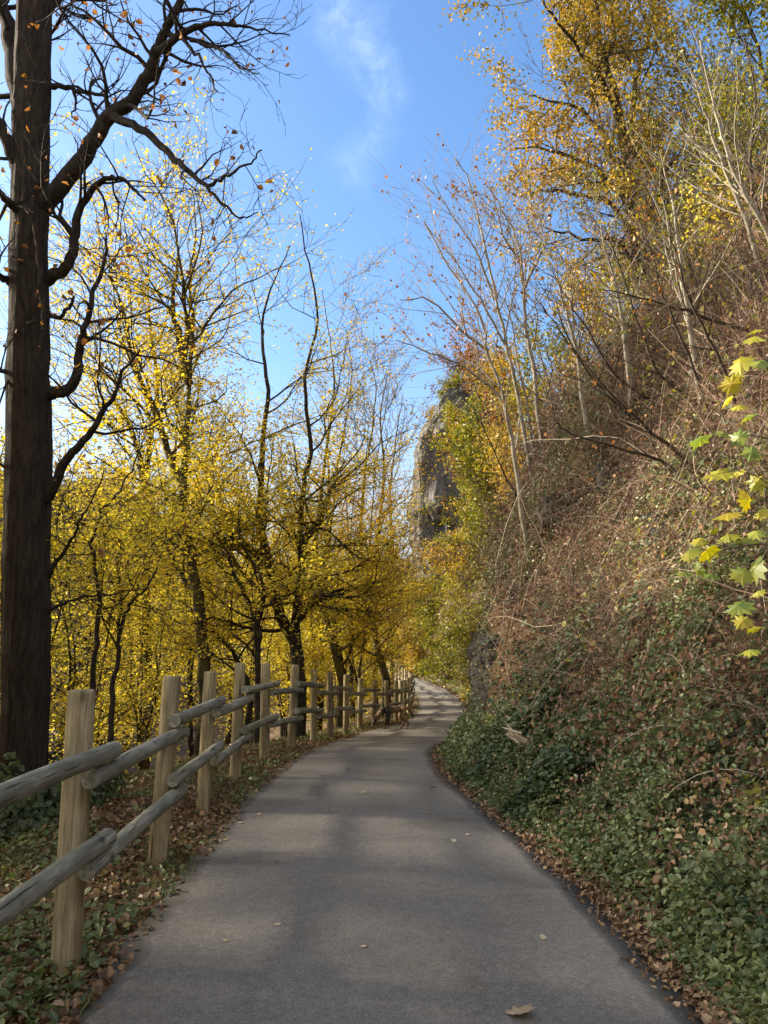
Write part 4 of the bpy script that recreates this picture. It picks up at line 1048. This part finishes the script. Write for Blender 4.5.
for k, (px, py, h, lf, lab) in enumerate([(452, 402, 2.6, 'olive_leaf', 'low olive bush growing on the very top of the cliff'), (468, 392, 4.2, 'brown_leaf', 'brown bush on the cliff top next to the low olive one'),
                                          (436, 420, 1.5, 'gold_leaf', 'little golden bush on the left shoulder of the cliff top'), (440, 520, 2.2, 'olive_leaf', 'olive bush rooted in the face of the cliff')]):
    b = at(px, py + 6, 69.5 if k < 3 else 66.2); t = Tree(600 + k)
    pr = dict(seg=.35, wig=.18, trop=.02, rmin=.012, lev=2, dens=(2.4, 2.8), ratio=.55, spread=.9, leaf=14, leaflev=1, flat=.7, fwd=.5)
    for j in range(5):
        an = R.uniform(0, 6.28); lean = R.uniform(.2, .7)
        tr = [b + np.array([math.cos(an) * lean * h * f, math.sin(an) * lean * h * f, h * f]) for f in (0, .33, .66, 1)]
        Q, rs = t.limb(tr, .04, .014, 3, .02); t.sprout(Q, rs, .1, 1, 8, h * .42, pr, (0, 0, .1), .4)
    t.build('shrub', lab, 'shrub', 'bushes on the cliff', b, M['brown_bark'], M[lf], .17, .8, .6, None, 'rhomb', 5000, .2, mult=4)

for k, (px, py, hx, lab) in enumerate([(552, 505, .55, 'dark rock ledge jutting from the brush right of the pale birch foot'), (596, 585, .5, 'mossy rock ledge half buried where brush meets ivy'),
                                      (662, 520, .5, 'dark rock ledge in the hollow under the fan of dark branches'), (515, 592, .42, 'small dark ledge above the slate outcrop'), (610, 470, .5, 'highest rock ledge showing through the dry brush')]):
    Ph, _c = hit(px, py); nh = Hn(Ph[0], Ph[1], .4)
    rk = rock('rock_ledge', Ph - np.array(nh) * .30, (hx * .75, hx * .7, hx * .42), 20 + k, M['slate'], .10, (.35, .2, .9, .2), .6, 36, None, .4 * k)
    tag(rk, lab, 'rock', 'rock ledges in the slope')

# ------------------------------------------------------------------ broken log on the bank
m, nt, out = nodes('splintered_wood')
v = mapped(nt, (1, 1, 1)); g_ = noise(nt, mapped(nt, (1, 1, .15)), 40, 4, .7)
c_ = ramp(nt, g_, [(.3, (.34, .24, .13)), (.5, (.62, .52, .36)), (.75, (.80, .72, .56))])
c_ = mix(nt, ramp(nt, noise(nt, v, 7, 4), [(.58, (0, 0, 0)), (.7, (.85, .85, .85))]), c_, (.22, .14, .06))
principled(nt, out, c_, .85, g_, .6, .01, .2); M['splinter'] = m
Pl, cl_ = hit(527, 757); t = Tubes()
nb_ = np.array(Hn(Pl[0], Pl[1]))
def lp(px, py, lift): return at(px, py, cl_) + nb_ * lift
rr_ = random.Random(5)
A0, A1, A2 = lp(522, 758, .29), lp(541, 774, .30), lp(564, 790, .25)
ca = np.array([np.array(A0) * (1 - f) ** 2 + 2 * f * (1 - f) * np.array(A1) + f * f * np.array(A2) for f in np.linspace(0, 1, 9)])
for k in range(16):     # a shattered stem: a bundle of long splintered slivers of different lengths
    i0, i1 = rr_.choice([0, 0, 1, 2]), rr_.choice([5, 6, 7, 8, 8]); o_ = np.array([rr_.gauss(0, .022) for _ in range(3)])
    seg = ca[i0:i1 + 1] + o_ + np.array([[rr_.gauss(0, .009) for _ in range(3)] for _ in range(i1 - i0 + 1)])
    m_ = len(seg); w_ = rr_.uniform(.016, .032)
    t.add([tuple(q) for q in seg], [w_ * (.25 + .75 * math.sin(math.pi * (.12 + .76 * j / (m_ - 1)))) for j in range(m_)])
pl = [tuple(q) for q in ca]
for k in range(9):
    s0 = np.array(pl[0]) + np.array([rr_.gauss(0, .025) for _ in range(3)]); d_ = unit(np.array(pl[0]) - np.array(pl[2]) + np.array([rr_.gauss(0, .05) for _ in range(3)]))
    L_ = rr_.uniform(.05, .16); t.add([tuple(s0 - d_ * .08), tuple(s0 + d_ * L_ * .5), tuple(s0 + d_ * L_)], [.016, .01, .002])
for k in range(6):
    e0 = lp(558, 792, .28) + np.array([rr_.gauss(0, .015) for _ in range(3)]); t.add([tuple(e0), tuple(lp(566, 792, .3) + np.array([rr_.gauss(0, .018) for _ in range(3)])), tuple(lp(576, 787, .27))], [.012, .024, .008])
V, F = t.arrays()
lg = mesh_obj('broken_log', V, F, M['splinter'], base=np.array(A1), smooth=True)
tag(lg, 'pale splintered log lying in the ivy below the slate outcrop', 'log')

# ------------------------------------------------------------------ the dog
def skin_mesh(name, verts, edges, radii, mat, root=0, levels=2):
    me = bpy.data.meshes.new(name); me.from_pydata(verts, edges, []); me.update()
    o = bpy.data.objects.new(name, me)
    md = o.modifiers.new('skin', 'SKIN'); md.use_smooth_shade = True; md.branch_smoothing = .4
    if not me.skin_vertices: 
        import bmesh
        bm = bmesh.new(); bm.from_mesh(me); bm.verts.layers.skin.verify(); bm.to_mesh(me); bm.free()
    for i, r in enumerate(radii):
        sv = me.skin_vertices[0].data[i]; sv.radius = (r, r) if isinstance(r, float) else r; sv.use_root = (i == root)
    sd = o.modifiers.new('sub', 'SUBSURF'); sd.levels = levels; sd.render_levels = levels
    me.materials.append(mat)
    return o
m, nt, out = nodes('dog_coat')
tc = N(nt, 'ShaderNodeTexCoord'); sx = N(nt, 'ShaderNodeSeparateXYZ'); nt.links.new(tc.outputs['Object'], sx.inputs[0])
nz = noise(nt, tc.outputs['Object'], 14, 3)
f_ = math_(nt, 'ADD', sx.outputs['X'], math_(nt, 'MULTIPLY', math_(nt, 'SUBTRACT', nz, .5), .12))
f_ = math_(nt, 'ADD', math_(nt, 'MULTIPLY', f_, 1 / 1.2), .3 / 1.2)
tan, blk = (.22, .135, .07), (.018, .016, .015)
c_ = ramp(nt, f_, [(0, blk), (.11, blk), (.16, tan), (.42, tan), (.53, (.06, .042, .03)), (.62, blk), (.70, blk), (.74, (.25, .15, .075)), (.815, (.25, .15, .075)), (.85, blk)])
hair = noise(nt, mapped(nt, (1, 1, 2)), 90, 3)
paw = ramp(nt, sx.outputs['Z'], [(.04, (1, 1, 1)), (.12, (0, 0, 0))])
c_ = mix(nt, math_(nt, 'MULTIPLY', paw, .5), c_, (.36, .28, .19))
principled(nt, out, c_, .7, hair, .3, .004, .3); M['dog'] = m
dv = [(0, 0, .50), (.2, 0, .475), (.40, 0, .46), (.51, 0, .47), (.60, 0, .39), (.68, 0, .28), (.74, 0, .17), (.775, 0, .09),
      (-.08, 0, .50), (-.15, 0, .43), (-.20, 0, .33), (-.22, 0, .25)]
de = [(0, 1), (1, 2), (2, 3), (3, 4), (4, 5), (5, 6), (6, 7), (0, 8), (8, 9), (9, 10), (10, 11)]
dr = [.098, .092, .125, .10, .075, .074, .046, .03, .06, .026, .022, .012]
for s_, fx, hx in ((1, .05, -.03), (-1, -.03, .07)):
    n = len(dv)
    dv += [(.41, .085 * s_, .36), (.39 + fx * .4, .09 * s_, .25), (.42 + fx, .09 * s_, .13), (.42 + fx * 1.2, .09 * s_, .035), (.47 + fx * 1.2, .09 * s_, .022)]
    de += [(2, n), (n, n + 1), (n + 1, n + 2), (n + 2, n + 3), (n + 3, n + 4)]; dr += [.062, .042, .028, .025, .024]
    n = len(dv)
    dv += [(.01, .075 * s_, .42), (.075 + hx * .5, .085 * s_, .30), (-.065 + hx, .085 * s_, .17), (-.03 + hx, .085 * s_, .035), (.02 + hx, .085 * s_, .022)]
    de += [(0, n), (n, n + 1), (n + 1, n + 2), (n + 2, n + 3), (n + 3, n + 4)]; dr += [.085, .056, .026, .023, .024]
dog_at = np.array([.50, 19.5, float(ZP(19.5)) + .015])
dog = tag(empty('dog', dog_at), 'tan dog with black muzzle and shoulders sniffing at the fence foot', 'dog')
dog.rotation_euler = (0, 0, math.pi + .12)
put(skin_mesh('body', dv, de, dr, M['dog']), dog)
m, nt, out = nodes('dog_ear'); principled(nt, out, (.03, .022, .018), .7); M['ear'] = m
for s_ in (1, -1):
    a = np.array([.655, .05 * s_, .335]); V = np.array([a + (-.035, 0, .01), a + (.03, .005 * s_, -.005), a + (.012, .045 * s_, -.085), a + (-.02, .05 * s_, -.05), a + (0, .028 * s_, -.02)])
    Vb = V + np.array([-.006, -.008 * s_, -.004]); VV = np.concatenate([V, Vb])
    T_ = [(0, 1, 4), (1, 2, 4), (2, 3, 4), (3, 0, 4), (6, 5, 9), (7, 6, 9), (8, 7, 9), (5, 8, 9)]; Qd = [(0, 5, 6, 1), (1, 6, 7, 2), (2, 7, 8, 3), (3, 8, 5, 0)]
    mesh_obj('ear', VV, [np.array(T_), np.array(Qd)], M['ear'], dog, True)
m, nt, out = nodes('collar_webbing'); principled(nt, out, (.035, .035, .04), .6); M['collar'] = m
V = []; Q = []; k = 24; ax = unit(np.array([.09, 0, -.08])); bx = np.array([0, 1.0, 0]); cx = np.cross(ax, bx); cen = np.array([.555, 0, .432])
for i in range(k):
    a = 2 * math.pi * i / k
    for (off, rr2) in ((-.014, .094), (.014, .09), (.014, .084), (-.014, .088)):
        V.append(cen + ax * off + (bx * math.cos(a) + cx * math.sin(a)) * rr2)
for i in range(k):
    for j in range(4):
        Q.append((i * 4 + j, ((i + 1) % k) * 4 + j, ((i + 1) % k) * 4 + (j + 1) % 4, i * 4 + (j + 1) % 4))
mesh_obj('collar', np.array(V), [np.array(Q)], M['collar'], dog, True)

# ------------------------------------------------------------------ young maple at the right edge
def maple_outline():
    pts = [(0, 0), (.10, -.10), (.02, -.34), (.20, -.30), (.24, -.52), (.40, -.34), (.62, -.50), (.62, -.26), (.80, -.20), (.74, -.10), (1.0, 0)]
    return pts + [(x, -y) for x, y in pts[-2:0:-1]]
def maple_leaves(spots, size, g, lift=1.0):
    V = []; T = []; tint = []; n = 0
    out_ = maple_outline(); k = len(out_)
    for (p, d, nn, s, tn) in spots:
        a = unit(d - nn * (d @ nn)); b = np.cross(nn, a)
        droop = g.uniform(.1, .35) * lift
        V.append(p + a * s * .42 + nn * s * .05)
        for (x, y) in out_:
            V.append(p + a * x * s + b * y * s - nn * s * (abs(y) * .28 * lift + droop * x * x) + nn * s * g.normal(0, .018))
        T += [(n, n + 1 + j, n + 1 + (j + 1) % k) for j in range(k)]; tint += [tn] * k
        n += k + 1
    return np.array(V), np.array(T), np.array(tint)
g = np.random.default_rng(77)
mc = 3.3
spots_px = [(748, 338, .75), (742, 356, .8), (738, 372, .78), (733, 395, .82), (742, 383, .9), (760, 330, .7), (765, 360, .3), (744, 405, .75), (756, 415, .3), (712, 436, .28), (726, 432, .35),
            (748, 440, .2), (760, 452, .2), (716, 474, .85), (728, 468, .6), (744, 470, .75), (762, 476, .5), (752, 500, .9), (740, 512, .95), (766, 508, .6), (764, 530, .45), (754, 540, .4),
            (692, 548, .65), (704, 538, .72), (718, 545, .8), (688, 572, .4), (702, 566, .3), (716, 574, .2), (728, 534, .6), (764, 560, .3), (752, 572, .4), (766, 590, .6), (748, 616, .75), (762, 628, .8), (760, 650, .5), (745, 600, .3)]
sp_ = []
stem0 = np.array([2.12, 3.35, float(H(2.12, 3.35))])
T2 = Tubes()
main = [stem0 + np.array([-.03 * i + .02 * math.sin(i), -.015 * i, .36 * i - .1]) for i in range(9)]
T2.add([tuple(p) for p in main], [.02 - .0017 * i for i in range(9)])
for (px, py, tn) in spots_px:
    p = at(px, py, mc + g.uniform(-.25, .3))
    s = g.uniform(.075, .15)
    d = unit(np.array([-.6, -.15, -.35]) + g.normal(0, .28, 3)); nn = unit(np.array([-.25, -.38, .8]) + g.normal(0, .55, 3))
    sp_.append((p, d, unit(nn), s, float(np.clip(tn + g.normal(0, .06), 0, 1))))
sprigs = [(752, 372), (738, 440), (740, 480), (716, 552), (758, 560), (758, 620)]
sw = []
for (px, py) in sprigs:
    e = at(px + 16, py - 4, mc); j = int(np.argmin([abs(q[2] - (e[2] - .3)) for q in main])); q = main[j]
    pts = [q, q * .6 + e * .4 + np.array([0, 0, .07]), q * .25 + e * .75 + np.array([0, 0, .05]), e]
    T2.add([tuple(v) for v in pts], [.006, .005, .004, .003]); sw.append((px, py, pts))
for (px, py, tn), sp1 in zip(spots_px, sp_):
    k = int(np.argmin([(px - a_) ** 2 + (py - b_) ** 2 for a_, b_, _ in sw])); pts = sw[k][2]
    o_ = pts[3] if g.random() < .6 else (pts[2] + pts[3]) / 2
    T2.add([tuple(o_), tuple((o_ + sp1[0]) / 2 + np.array([0, 0, .02])), tuple(sp1[0])], [.0022, .0015, .0012])
mp_ = tag(empty('young_maple', stem0), 'young maple with big yellow and green lobed leaves at the right edge', 'tree')
V, F = T2.arrays(); mesh_obj('trunk', V, F, M['twig_bark'], mp_, True, base=stem0)
V, T_, ti = maple_leaves(sp_, .13, g); mesh_obj('crown', V, [T_], M['maple_leaf'], mp_, False, tint=[ti], base=stem0)

# ------------------------------------------------------------------ single leaves lying on the path
M['pale_leaf'] = leaf_mat('pale_leaf', [(0, (.2, .13, .07)), (.5, (.42, .31, .18)), (1, (.62, .54, .40))], .15, 20, .03, .3)
def on_path(px, py):
    t_ = np.arange(1.5, 40, .004); u = (512 - py) / FPX
    y_ = t_ * (CT - u * ST); z_ = EYE + t_ * (ST + u * CT); i = int(np.argmax(z_ < ZP(y_) + .02))
    return np.array([(px - 384) / FPX * t_[i], y_[i]])
loose = [(512, 1020, .13, .55, 'curled tan leaf lying at the bottom of the path'), (432, 786, .085, .9, None), (362, 793, .06, .8, None), (329, 812, .05, .8, None), (225, 839, .05, .85, None), (239, 822, .05, .8, None),
         (278, 863, .045, .9, None), (278, 924, .04, .85, None), (452, 842, .05, .9, None), (467, 835, .04, .85, None), (425, 809, .05, .6, None), (257, 814, .045, .6, None), (366, 948, .035, .8, None), (223, 941, .035, .7, None),
         (540, 938, .04, .9, None), (350, 770, .06, .7, None), (388, 752, .07, .75, None), (300, 800, .05, .6, None)]
for (px, py, s, tn, lab) in loose:
    xy = on_path(px, py); tq = (xy[0] - float(XL(xy[1]))) / float(XR(xy[1]) - XL(xy[1])); z = float(ZP(xy[1])) + .025 * (1 - (2 * tq - 1) ** 2) + .005
    V, T_, ti = maple_leaves([(np.array([0, 0, 0.]), unit(np.array([g.normal(), g.normal(), 0])), unit(np.array([g.normal(0, .2), g.normal(0, .2), 1])), s, tn)], s, g, -.45)
    V[:, 2] -= V[:, 2].min()
    o = mesh_obj('path_leaf', V, [T_], M['pale_leaf'], tint=[ti]); o.location = (xy[0], xy[1], z - .002)
    tag(o, lab or 'small pale fallen leaf lying alone on the asphalt path', 'leaf', 'leaves fallen on the path')

# ------------------------------------------------------------------ light, sky, camera
SUN_AZ, SUN_EL = math.radians(-78), math.radians(23)       # azimuth from the view direction, to the left
sd = Vector((math.sin(SUN_AZ) * math.cos(SUN_EL), math.cos(SUN_AZ) * math.cos(SUN_EL), math.sin(SUN_EL)))
ld = bpy.data.lights.new('sun', 'SUN'); ld.energy = 3.9; ld.angle = math.radians(5.0); ld.color = (1, .87, .68)
lo = bpy.data.objects.new('sun', ld); lo.rotation_euler = (-sd).to_track_quat('-Z', 'Y').to_euler(); lo.location = (-30, 0, 40); C.objects.link(lo)

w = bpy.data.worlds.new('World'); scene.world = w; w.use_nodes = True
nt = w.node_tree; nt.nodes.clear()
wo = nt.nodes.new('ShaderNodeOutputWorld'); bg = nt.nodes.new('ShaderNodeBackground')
sky = nt.nodes.new('ShaderNodeTexSky'); sky.sky_type = 'NISHITA'; sky.sun_disc = False
sky.sun_elevation = SUN_EL; sky.sun_rotation = SUN_AZ; sky.air_density = 1.0; sky.dust_density = 2.3; sky.ozone_density = 3.0; sky.altitude = 150
# thin wisps of cirrus
tc = N(nt, 'ShaderNodeTexCoord')
def wisp(px0, py0, px1, py1, width, amt, sc):
    a = Vector(at(px0, py0, 1.0) - np.array([0, 0, EYE])).normalized(); b = Vector(at(px1, py1, 1.0) - np.array([0, 0, EYE])).normalized()
    ax = (b - a).normalized(); mid = ((a + b) / 2).normalized(); perp = ax.cross(mid).normalized()
    nz = noise(nt, tc.outputs['Generated'], sc, 5, .6, .5)
    def dot(v):
        d = N(nt, 'ShaderNodeVectorMath', operation='DOT_PRODUCT'); nt.links.new(tc.outputs['Generated'], d.inputs[0]); d.inputs[1].default_value = v; return d.outputs['Value']
    along = math_(nt, 'SUBTRACT', dot(ax), mid.dot(ax)); half = (b - a).length / 2
    acr = math_(nt, 'ADD', math_(nt, 'SUBTRACT', dot(perp), mid.dot(perp)), math_(nt, 'MULTIPLY', math_(nt, 'SUBTRACT', nz, .5), width * 2.2))
    fa = ramp(nt, math_(nt, 'DIVIDE', math_(nt, 'ABSOLUTE', along), half), [(.55, (1, 1, 1)), (1, (0, 0, 0))])
    fb_ = ramp(nt, math_(nt, 'DIVIDE', math_(nt, 'ABSOLUTE', acr), width), [(0, (1, 1, 1)), (.35, (.55, .55, .55)), (1, (0, 0, 0))])
    n2 = noise(nt, tc.outputs['Generated'], sc * 3, 5, .7, .3)
    f = math_(nt, 'MULTIPLY', fa, fb_); f = math_(nt, 'MULTIPLY', f, ramp(nt, n2, [(.3, (.1, .1, .1)), (.7, (1, 1, 1))]))
    return math_(nt, 'MULTIPLY', f, amt)
f = math_(nt, 'ADD', wisp(320, -40, 402, 120, .042, .11, 13), wisp(392, 110, 340, 190, .035, .06, 13), clamp=True)
hsv = N(nt, 'ShaderNodeHueSaturation', ins={'Saturation': 1.15, 'Value': 1.0}); nt.links.new(sky.outputs[0], hsv.inputs['Color'])
col = mix(nt, f, hsv.outputs[0], (8.0, 8.6, 9.4))
# pale haze towards the horizon, and bright broken cloud added unseen behind the viewpoint to fill the shaded ground
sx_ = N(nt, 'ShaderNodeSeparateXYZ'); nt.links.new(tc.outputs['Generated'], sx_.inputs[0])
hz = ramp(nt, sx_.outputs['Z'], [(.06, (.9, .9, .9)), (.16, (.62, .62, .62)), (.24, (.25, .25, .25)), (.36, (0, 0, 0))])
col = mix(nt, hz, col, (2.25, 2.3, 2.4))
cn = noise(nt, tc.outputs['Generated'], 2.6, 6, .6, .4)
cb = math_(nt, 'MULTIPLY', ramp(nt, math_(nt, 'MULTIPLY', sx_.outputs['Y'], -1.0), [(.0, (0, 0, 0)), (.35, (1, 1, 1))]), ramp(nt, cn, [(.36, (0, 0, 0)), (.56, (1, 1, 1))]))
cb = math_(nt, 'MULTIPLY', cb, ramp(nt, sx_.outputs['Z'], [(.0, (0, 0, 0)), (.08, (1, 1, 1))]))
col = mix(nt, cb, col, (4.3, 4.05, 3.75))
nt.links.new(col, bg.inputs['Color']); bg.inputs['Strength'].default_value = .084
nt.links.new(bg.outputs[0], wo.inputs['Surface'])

cd = bpy.data.cameras.new('camera'); cam = bpy.data.objects.new('camera', cd); C.objects.link(cam)
cam.location = (0, 0, EYE); cam.rotation_euler = (math.pi / 2 + PITCH, 0, 0)
cd.sensor_fit = 'VERTICAL'; cd.sensor_height = 24; cd.lens = 24 * FPX / 1024
cd.clip_start = .05; cd.clip_end = 1500
scene.camera = cam
vs = scene.view_settings; vs.view_transform = 'Standard'; vs.look = 'None'; vs.exposure = 2.2; vs.gamma = 1; vs.use_curve_mapping = False
scene.cycles.max_bounces = 8; scene.cycles.diffuse_bounces = 6; scene.cycles.transmission_bounces = 4; scene.cycles.glossy_bounces = 2
scene.cycles.use_denoising = True
scene.cycles.sample_clamp_indirect = 8
